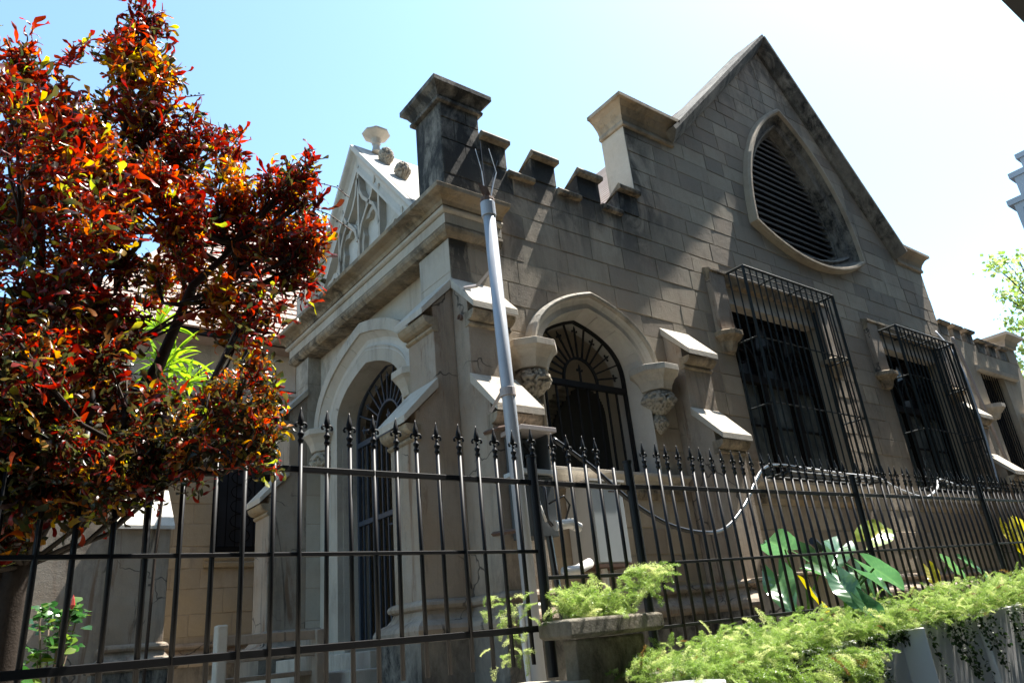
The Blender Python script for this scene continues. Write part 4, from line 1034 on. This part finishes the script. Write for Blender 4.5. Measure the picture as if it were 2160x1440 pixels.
# trunk and limbs
m = MB(); m.tube([(.28, 4.0, 1.0), (.31, 3.98, 1.6), (.30, 3.95, 2.0), (.37, 3.9, 2.35)], .085, 10, .055)
for q in (((.31, 3.98, 1.7), (.15, 3.9, 2.1), (-.15, 3.8, 2.5), (-.5, 3.7, 2.9)), ((.30, 3.95, 2.0), (.12, 3.9, 2.3), (.0, 3.8, 2.8), (-.05, 3.7, 3.4)), ((.37, 3.9, 2.35), (.55, 3.8, 2.6), (.75, 3.65, 3.0), (.85, 3.6, 3.4), (1.05, 3.55, 3.7)),
          ((.37, 3.9, 2.35), (.40, 3.85, 2.9), (.45, 3.75, 3.5), (.5, 3.72, 4.2)), ((.36, 3.9, 2.3), (.2, 3.8, 2.8), (.2, 3.7, 3.4), (.12, 3.7, 4.1)), ((.37, 3.9, 2.33), (.55, 3.5, 2.3), (.72, 3.15, 2.35), (.9, 2.95, 2.5))):
    m.tube([Vector(p)+Vector([random.uniform(-.02, .02) for _ in range(3)]) for p in q], .042, 7, .014)
trunk = m.build('trunk', BARK, CT, smooth=True)
nodes = [(.34, 3.95, 2.1), (.37, 3.9, 2.4), (.45, 3.75, 3.3), (.48, 3.72, 4.0), (.1, 3.7, 3.5), (.0, 3.8, 2.8), (.8, 3.6, 3.3), (1.02, 3.55, 3.68), (.72, 3.15, 2.35), (.15, 3.7, 4.0), (-.45, 3.7, 2.9), (.2, 3.75, 2.8)]
m = MB()
for c in CL:
    e = Vector(c[:3]); b = min((Vector(n) for n in nodes if n[2] < max(2.2, c[2]+.05)), key=lambda n: (n-e).length)
    mid = b.lerp(e, .55)+Vector((random.uniform(-.05, .05), random.uniform(-.05, .05), -.06))
    m.tube([b, mid, e+Vector((0, 0, c[3]*.3))], .013, 5, .006)
    for k in range(3):
        m.tube([mid, mid.lerp(e, .6)+Vector([random.uniform(-.03, .03) for _ in range(3)]), e+Vector([random.uniform(-.6, .6)*c[3], random.uniform(-.6, .6)*c[3], random.uniform(0, .7)*c[3]])], .008, 4, .004)
m.build('branches', BARK, CT, smooth=True)
def curl_tpl(seed, L=1.):
    # strap leaf that narrows and widens, ends in a rounded spoon, and corkscrews
    r = random.Random(seed); V = []; F = []; seg = 9; p = np.zeros(3); a = r.uniform(-.5, .3); b = 0; tw = 0
    for i in range(seg+1):
        t = i/seg; w = .045+.075*abs(sin(t*pi*1.7+r.uniform(-.2, .2))); 
        if t > .62: w = .13*sin(pi*min(1, (t-.55)/.46))**.7+.004
        if i == 0: w = .018
        tw += r.uniform(.15, .55)*(1 if seed % 2 else -1); a += r.uniform(-.12, .50); b += r.uniform(-.3, .3)
        c = np.array([0, cos(tw), sin(tw)]); up = np.array([0, -sin(tw), cos(tw)])
        V += [p-c*w+up*.35*w, p.copy(), p+c*w+up*.35*w]
        p = p+np.array([cos(a)*cos(b), sin(b), -sin(a)])*L/seg
    for i in range(seg): q = i*3; F += [(q, q+1, q+4, q+3), (q+1, q+2, q+5, q+4)]
    return np.array(V), F
TP = [curl_tpl(s) for s in range(1, 9)]
inst = []
for ci, (x, y, z, r) in enumerate(CL):
    n = int(100+5200*r*r) if ci < 87 else int(1100*r*r)
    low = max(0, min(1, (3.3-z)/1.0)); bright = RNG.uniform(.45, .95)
    hub = [np.array([x, y, z])+RNG.normal(0, r*.42, 3) for _ in range(4+int(r*22))]
    axes = [np.array([RNG.normal(0, .35), RNG.normal(0, .35), 1.]) for _ in range(5)]
    for k in range(n):
        hi = int(RNG.integers(len(hub))); h = hub[hi]
        d = RNG.normal(0, 1, 3); d[2] = abs(d[2])*.6+.15 if RNG.random() < .72 else -abs(d[2])*.6; d /= np.linalg.norm(d)
        d = d*np.array([1, 1, .8])+np.array([0, 0, .25]); d /= np.linalg.norm(d)
        ax = RNG.uniform(-.10, .10); P = h+axes[hi % len(axes)]*ax+d*.008
        L = RNG.uniform(.055, .125)*(1.3 if RNG.random() < .10 else 1)*(.75 if y < 3.15 else 1); s = L
        Mx = basis(d, RNG.uniform(0, 2*pi))@np.diag([s, s*RNG.uniform(.65, 1.15), s*RNG.uniform(.7, 1.)])
        u = RNG.random()
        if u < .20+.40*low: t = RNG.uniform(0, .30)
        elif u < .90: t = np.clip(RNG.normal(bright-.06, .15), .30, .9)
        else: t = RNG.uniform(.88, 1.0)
        inst.append((int(RNG.integers(len(TP))), Mx, P, float(t)))
cpos = np.array([0, 0, 1.6])
big = sorted(range(len(inst)), key=lambda i: np.linalg.norm(inst[i][2]-cpos)/np.linalg.norm(inst[i][1][:, 0]) + (9 if inst[i][2][0] < -.15 else 0))
sel = set(big[:290])
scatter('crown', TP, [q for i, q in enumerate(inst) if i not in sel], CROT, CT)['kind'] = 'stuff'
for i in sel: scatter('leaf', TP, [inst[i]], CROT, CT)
# flower spikes with beads
for pts in ([(1.28, 3.45, 4.08), (1.33, 3.43, 4.22), (1.39, 3.40, 4.33)], [(1.36, 3.4, 4.02), (1.44, 3.38, 4.09), (1.53, 3.36, 4.08), (1.60, 3.34, 4.02)], [(1.38, 3.4, 3.93), (1.50, 3.38, 3.90), (1.62, 3.36, 3.82)],
            [(.62, 3.6, 4.50), (.74, 3.59, 4.55), (.84, 3.58, 4.60)], [(.2, 3.7, 4.45), (.34, 3.68, 4.42), (.45, 3.66, 4.33)]):
    m = MB(); m.tube(pts, .0035, 4); m.build('flower_spike', TWIG, CT)
    m = MB()
    for k in range(9):
        t = .35+.65*k/8*(len(pts)-1)/1.; i = min(len(pts)-2, int(k/9*(len(pts)-1))); f = k/9*(len(pts)-1)-i
        q = Vector(pts[i]).lerp(Vector(pts[i+1]), f)+Vector([random.uniform(-.008, .008) for _ in range(3)])
        m.lathe(q, [(.001, -.006), (.006, 0), (.001, .006)], 5)
    m.build('berries', BERRY, CT)['kind'] = 'stuff'

# palm-like plant by the chapel wall
PT3 = thing('strap_leaf_palm', (1.5, 7.2, 1.12), 'sunlit yellow-green palm with long strap leaves seen through a gap in the croton', 'palm')
m = MB()
for k in range(2): m.tube([(1.50+.07*k, 7.2+.05*k, 1.1), (1.46+.1*k, 7.15, 2.6), (1.42+.18*k, 7.05, 4.0+.1*k)], .014, 6)
m.build('stems', BARK, PT3)
TPP = [leaf_tpl(1, .055, .5, .2, 0, 6, .4), leaf_tpl(1, .05, 1.2, -.3, 0, 6, .4)]
inst = []
for hx, hy, hz in ((1.38, 7.0, 4.62), (1.55, 7.05, 4.35), (1.70, 7.0, 4.12), (1.42, 6.9, 4.15), (1.5, 7.1, 3.95), (1.85, 7.1, 3.85), (1.3, 7.1, 3.8)):
    for k in range(26):
        a = RNG.uniform(0, 2*pi); e = RNG.uniform(-.2, 1.1); d = (cos(a)*cos(e), sin(a)*cos(e), sin(e)); s = RNG.uniform(.22, .42)
        inst.append((int(RNG.integers(2)), basis(d, RNG.uniform(-.4, .4))*s, (hx, hy, hz), float(RNG.random())))
for q in inst[:]: scatter('leaf', TPP, [q], PALM, PT3)

# asparagus ferns: fine feathery fronds
def frond_tpl(seed, L=1., droop=.9):
    r = np.random.default_rng(seed); V = []; F = []; n = 20; p = np.zeros(3)
    for i in range(n):
        t = i/n; a = -.5+droop*t*1.6; step = np.array([cos(a), 0, -sin(a)])*L/n; q = p+step
        w = .005; b = len(V); V += [p+[0, w, 0], p-[0, w, 0], q]; F.append((b, b+1, b+2))
        if i > 1:
            for sg in (-1, 1):
                bl = L*.30*(1-t)**.6*r.uniform(.7, 1.15)+.02; bd = np.array([cos(a)*.55, sg*.8, -sin(a)*.5+r.uniform(-.1, .45)]); bd /= np.linalg.norm(bd)
                for k in range(6):
                    o = p+bd*bl*(k+.5)/6+r.normal(0, .012, 3)
                    for _ in range(2):
                        nd = bd*.6+r.normal(0, .75, 3); nd /= np.linalg.norm(nd); nl = r.uniform(.055, .10)
                        sd = np.cross(nd, r.normal(0, 1, 3)); sd /= np.linalg.norm(sd); b = len(V)
                        V += [o-sd*.0075, o+nd*nl, o+sd*.0075]; F.append((b, b+1, b+2))
        p = q
    return np.array(V), F
FT = [frond_tpl(s, 1., d) for s, d in ((1, .7), (2, 1.0), (3, 1.4), (4, .4))]
def ferns(name, label, pts, group=None):
    o = scatter(name, FT, pts, FERN, None, False); tag(o, label, 'fern', group); o['kind'] = 'stuff'; return o
inst = []
def topz(x): return np.interp(x, [2.9, 3.25, 3.9, 4.6, 5.5, 6.7, 8.3, 12], [1.46, 1.53, 1.60, 1.60, 1.68, 1.74, 1.80, 1.95])
def edgez(x): return 1.372+(x-3.1)*.031
for k in range(3300):
    x = 2.85+9*(RNG.random()**1.5); y = RNG.uniform(2.50, 3.08); zt = topz(x)
    z = RNG.uniform(edgez(x)-.02, zt-.04)
    a = RNG.uniform(0, 2*pi); e = RNG.uniform(.1, 1.1)
    if RNG.random() < .40: a = RNG.normal(-pi/2, .9); y = RNG.uniform(2.56, 2.68) if x > 3.6 else RNG.uniform(2.45, 2.6); e = RNG.uniform(.15, .9) if x > 3.6 else RNG.uniform(-.3, .6); z = RNG.uniform(edgez(x), max(edgez(x)+.02, zt-.1))
    s = RNG.uniform(.06, .125)
    inst.append((int(RNG.integers(4)), basis((cos(a)*cos(e), sin(a)*cos(e), sin(e)), RNG.normal(0, .4))*s, (x, y, z), float(np.clip(RNG.normal(.55, .25), 0, 1))))
for cx, dz, n, w in ((3.35, .38, 330, .33), (3.0, .35, 120, .2),  (7.05, .45, 70, .10), (4.1, .12, 70, .12), (9.0, .4, 60, .2)):      # trailing over the white wall
    for k in range(n):
        x = RNG.normal(cx, w); y = 2.46+RNG.uniform(-.03, .08); z = edgez(x)-RNG.random()*dz
        a = RNG.normal(-pi/2, .6); e = RNG.uniform(-1.2, -.1)
        inst.append((int(RNG.integers(4)), basis((cos(a)*cos(e), sin(a)*cos(e), sin(e)), RNG.normal(0, .4))*RNG.uniform(.10, .17), (x, y, z), float(np.clip(RNG.normal(.5, .25), 0, 1))))
for k in range(900):
    x = RNG.uniform(3.1, 9.5); a = RNG.normal(-pi/2, .8); e = RNG.uniform(-.75, .5) if x < 4.2 else RNG.uniform(-.1, .7)
    inst.append((int(RNG.integers(4)), basis((cos(a)*cos(e), sin(a)*cos(e), sin(e)), RNG.normal(0, .4))*RNG.uniform(.06, .12), (x, 2.64+RNG.uniform(-.02, .06), edgez(x)+RNG.uniform(.0, .06)), float(np.clip(RNG.normal(.55, .25), 0, 1))))
ferns('asparagus_fern', 'bright green feathery asparagus ferns spilling over the white garden wall', inst)
inst = []
for k in range(150):
    x = RNG.uniform(2.60, 3.10); y = RNG.uniform(2.98, 3.12); a = RNG.uniform(0, 2*pi); e = RNG.uniform(.3, 1.4); s = RNG.uniform(.08, .17)
    z = RNG.uniform(1.64, 1.76)
    if RNG.random() < .35: x = RNG.normal(3.20, .07); z = RNG.uniform(1.78, 1.90); y = 3.0; e = RNG.uniform(-.3, .7)
    inst.append((int(RNG.integers(4)), basis((cos(a)*cos(e), sin(a)*cos(e), sin(e)), RNG.normal(0, .4))*s, (x, y, z), float(np.clip(RNG.normal(.65, .25), 0, 1))))
for k in range(50):
    x = RNG.normal(2.42, .04); inst.append((int(RNG.integers(4)), basis((RNG.normal(), RNG.normal(), RNG.normal()*.6), 0)*.09, (x, 3.15+RNG.uniform(0, .3), RNG.uniform(1.5, 1.85)), float(RNG.uniform(.4, 1))))
ferns('asparagus_fern', 'yellow-green feathery fern growing out of the mossy stone planter', inst)

# ivy on the white wall
TI = [leaf_tpl(1, .42, .3, .2, 0, 3, .2), leaf_tpl(1, .36, .8, -.3, 0, 3, .2)]
inst = []; vines = MB()
for k in range(110):
    x = np.interp(RNG.random(), [0, .3, .62, .75, 1], [3.4, 4.6, 6.1, 7.0, 9.5]); dense = RNG.random() < .6
    z = edgez(x)+.02; z1 = z-RNG.uniform(.10, .42); dx = RNG.uniform(.02, .22); pts = []
    if 4.6 < x < 5.25: z1 = z-.05
    while z > z1:
        pts.append((x, 2.575-.004, z)); z -= .02; x += dx*.05+RNG.normal(0, .004)
        for q in range(3 if dense else 2):
            a = RNG.uniform(0, 2*pi); d = (cos(a), -.5, sin(a)-.4); wy = 2.566 if 6.12 < x else 2.592
            inst.append((int(RNG.integers(2)), basis(d, RNG.normal(0, .5))*RNG.uniform(.016, .034), (x+RNG.normal(0, .016), wy-RNG.uniform(0, .02), z+RNG.normal(0, .01)), float(RNG.random())))
o = scatter('ivy', TI, inst, IVY); tag(o, 'dark creeping ivy trailing down the white garden wall', 'ivy'); o['kind'] = 'stuff'

# elephant-ear plants: heart-shaped leaves on long stalks
def heart(L, W, cup, wave, seed):
    r = random.Random(seed); V = []; F = []; T = []; rows = 24; cols = 12
    for i in range(rows+1):
        t = i/rows; y0 = -.28+1.28*t
        w = W*(sin(pi*min(1, (t*.93+.07)))**.62)*(1-.28*t)
        for j in range(cols+1):
            u = j/cols*2-1; notch = -.30*abs(u)**.8*max(0, 1-t*3)+.22*max(0, 1-t*4)*(1-abs(u))
            x = (y0+notch)*L; yy = u*w*L
            z = cup*abs(u)*w*L-.30*L*max(0, t-.25)**2+wave*L*sin(t*9+seed)*abs(u)**2*.5+.018*L*abs(sin(t*20+abs(u)*3))*(abs(u) > .08)
            V.append((x, yy, z)); T.append((.22 if abs(u) < .06 else 0)+.16*max(0, sin((t*1.2-abs(u)*.28)*30))**4)
    for i in range(rows):
        for j in range(cols): b = i*(cols+1)+j; F.append((b, b+1, b+cols+2, b+cols+1))
    return np.array(V), F, np.array(T)
HT = [heart(1, .42, .35, .12, s) for s in range(4)]
def taro(loc, leaves, label):
    T = thing('elephant_ear_plant', loc, label, 'plant', 'elephant ear plants behind the fence')
    for (p, d, roll, s, tn) in leaves:
        s *= .86; scatter('leaf', HT, [(int(RNG.integers(4)), basis(d, roll)*s, p, tn)], TARO, T)
        m = MB(); P = Vector(p); b = Vector(loc); m.tube([b+Vector((0, 0, .0)), b.lerp(P, .5)+Vector((0, 0, .12)), P], .014, 6, .007); m.build('stalk', PALM, T)
taro((5.75, 3.75, 1.35), [((5.62, 3.72, 2.10), (-.8, -.1, .25), .5, .42, .2), ((5.95, 3.75, 2.02), (.5, -.3, -.45), .9, .40, .3), ((5.35, 3.65, 1.86), (-.6, -.5, -.55), .3, .42, .25), ((5.5, 3.5, 1.72), (-.1, -.6, -.7), -.6, .34, .97), ((5.75, 3.55, 1.88), (.3, -.6, -.3), .3, .30, .3)], 'big elephant ear plant with blue-green and one yellow leaf behind the fence posts')
taro((6.9, 3.9, 1.4), [((6.75, 3.9, 2.12), (-.75, -.2, -.30), -.5, .46, .2), ((7.25, 3.85, 2.20), (.85, -.1, .35), .8, .48, .72), ((6.6, 3.7, 1.9), (-.2, -.5, -.7), .4, .3, .35)], 'elephant ear plant raising one translucent lime leaf right of the others')
taro((5.0, 2.95, 1.40), [((4.78, 2.80, 1.76), (-.35, -.5, -.55), .5, .27, .2), ((5.02, 2.78, 1.80), (.1, -.7, -.5), -.2, .25, .15), ((5.22, 2.8, 1.84), (.55, -.4, -.5), -.5, .26, .2), ((4.72, 2.65, 1.62), (.2, -.3, -.6), .9, .22, .1)], 'low elephant ear plant with drooping leaves among the ferns before the fence')
taro((7.9, 3.6, 1.5), [((7.75, 3.6, 1.86), (-.4, -.3, -.6), .4, .22, .95), ((8.0, 3.55, 1.92), (.2, -.5, -.6), -.5, .24, .4), ((8.35, 3.5, 1.90), (.5, -.5, -.6), .5, .28, .1)], 'small elephant ear plant with a yellowing leaf further along the fence')
taro((10.2, 3.7, 1.6), [((10.1, 3.65, 2.28), (-.3, -.3, -.9), .2, .34, .98), ((10.5, 3.7, 2.3), (.3, -.3, -.8), -.2, .34, .9), ((10.3, 3.5, 1.95), (.1, -.5, -.7), .4, .3, .3)], 'elephant ear plant with yellow leaves beside the last fence post at right')
# garden spotlight
GL = thing('garden_spotlight', (6.3, 3.9, 1.4), 'small black garden spotlight between the big leaves behind the fence', 'lamp')
m = MB(); m.tube([(6.28, 3.86, 2.19), (6.44, 3.90, 2.13)], .035, 10); m.build('lamp_head', IRON, GL)
m = MB(); m.tube([(6.38, 3.9, 2.12), (6.38, 3.9, 1.3)], .012, 6); m.build('stem', IRON, GL)
# utility boxes low behind the ferns
UB = thing('utility_box', (7.4, 4.6, 1.3), 'pale rectangular utility box low behind the elephant ears', 'utility box')
m = MB(); m.box(FW, 6.9, 8.3, 4.5, 5.0, 1.12, 1.95); m.build('box_body', REND, UB, .02)
m = MB(); m.box(FW, 6.87, 8.33, 4.47, 5.03, 1.952, 1.985); m.build('lid', REND, UB, .01)

# broadleaf shrub at lower left
def shrub(name, loc, label, n, rad, z0, cat='shrub', L=(.04, .075), mat=BROAD):
    T = thing(name, loc, label, cat); x, y, z = loc; m = MB(); inst = []
    for k in range(9):
        e = Vector((x+random.gauss(0, rad*.7), y+random.gauss(0, rad*.6), z0+random.uniform(-rad, rad)))
        m.tube([(x, y, z), (x+(e.x-x)*.4, y, z+(e.z-z)*.6), e], .008, 5, .004)
        for q in range(n//9):
            a = RNG.uniform(0, 2*pi); el = RNG.uniform(-.3, .9)
            inst.append((int(RNG.integers(2)), basis((cos(a)*cos(el), sin(a)*cos(el), sin(el)), RNG.normal(0, .5))*RNG.uniform(*L), (e.x+RNG.normal(0, .03), e.y+RNG.normal(0, .03), e.z+RNG.normal(0, .03)), float(RNG.random())))
    m.build('stems', TWIG, T)
    for q in inst: scatter('leaf', TI, [q], mat, T)
    return T
T = shrub('hibiscus_shrub', (.55, 4.5, 1.12), 'glossy green shrub with a red bud at the lower left behind the fence', 170, .11, 1.84)
m = MB(); m.lathe((.60, 4.4, 1.95), [(.004, 0), (.014, .02), (.008, .05), (.001, .07)], 6); m.build('flower_bud', plain('red_petal', (.35, .04, .03), .5), T)
shrub('low_cycad', (.25, 4.3, 1.12), 'dark spiky plant at the far lower left corner beside the trunk', 60, .12, 1.75, 'plant', (.12, .2))

# street tree beyond the wing
ST = thing('street_tree', (25.5, 6.8, 0), 'airy green tree leaning in from the right edge beyond the church wing', 'tree')
m = MB(); m.tube([(25.8, 6.8, 0), (25.7, 6.7, 4), (25.9, 6.6, 8), (26, 6.6, 10)], .3, 8, .1)
RTC = [(22.87,6.5,10.2,.22),(23.99,6.5,10.6,.23),(25.36,6.5,11.0,.28),(24.22,6.5,10.05,.27),(24.82,6.5,10.03,.34),(22.86,6.5,9.27,.19),(23.85,6.5,9.21,.3),(22.87,6.5,8.44,.19),(23.68,6.5,8.44,.4),(22.55,6.5,7.68,.28),(22.68,6.5,7.29,.34),(24.25,6.5,9.29,.33),(26.74,6.5,10.46,1.1),(24.96,6.5,8.52,1.02),(21.64,6.5,6.62,.18)]
for c in RTC: m.tube([(25.85, 6.6, min(9.5, c[2]-.8)), (25.85*.4+c[0]*.6, 6.55, c[2]-.15), c[:3]], .035, 5, .008)
m.build('trunk', BARK, ST)
inst = []
for x, y, z, r in RTC:
    for k in range(int(30+120*r)):
        P = np.array([x, y, z])+RNG.normal(0, r*.55, 3); d = RNG.normal(0, 1, 3)
        inst.append((int(RNG.integers(2)), basis(d, RNG.uniform(0, 6))*RNG.uniform(.08, .15), P, float(RNG.uniform(.3, 1))))
scatter('crown', TI, inst, FERN, ST)['kind'] = 'stuff'

# ------------------------------------------------------------------ other buildings
TW = thing('apartment_tower', (95, 28, 0), 'pale concrete apartment tower with stepped balconies and blue-green windows at the right edge', 'building')
def tb(name, x0, x1, y0, y1, z0, z1, mat): m = MB(); m.box(FW, x0, x1, y0, y1, z0, z1); return m.build(name, mat, TW)
tb('tower_body', 82.8, 110, 12, 19.9, 0, 38.2, TOWERM); tb('tower_body', 87, 110, 12, 20.0, 38.2, 43, TOWERM); tb('tower_body', 92.5, 110, 12, 20.1, 43, 47.5, TOWERM)
for k, (x, z) in enumerate(((82.6, 38.0), (86.8, 42.7), (92.3, 47.2))): tb('parapet', x, 110, 11.8, 20.4, z, z+.6, TOWERM)
for f in range(9, 16):
    for j in range(5):
        x0 = 83.4+j*4.4; z0 = f*3.1-11.5+.4
        if x0+3 > 108: continue
        o = tb('window', x0, x0+3.2, 19.88, 20.02, z0, z0+1.9, TGLASS)
    for j in range(2): tb('window', 82.7, 82.85, 13+j*3.6, 15.6+j*3.6, f*3.1-11.1, f*3.1-9.2, TGLASS)

OB = thing('street_building', (10, -6, 0), 'dark concrete building across the street whose overhanging slab cuts the top right corner', 'building')
m = MB(); m.box(FW, 3.5, 40, -4, 1.50, 7.85, 8.6); m.build('overhang', OVERM, OB)
m = MB(); m.box(FW, -14, 40, -12, -4, 0, 19); m.build('unseen_building_body', OVERM, OB)  # unseen body, made long and tall to block skylight from the facade
for f in range(1, 6):
    for j in range(13):
        m = MB(); m.box(FW, -12+j*4, -9.4+j*4, -4.0, -3.94, f*3.1, f*3.1+1.7); m.build('window', GLASS2, OB)
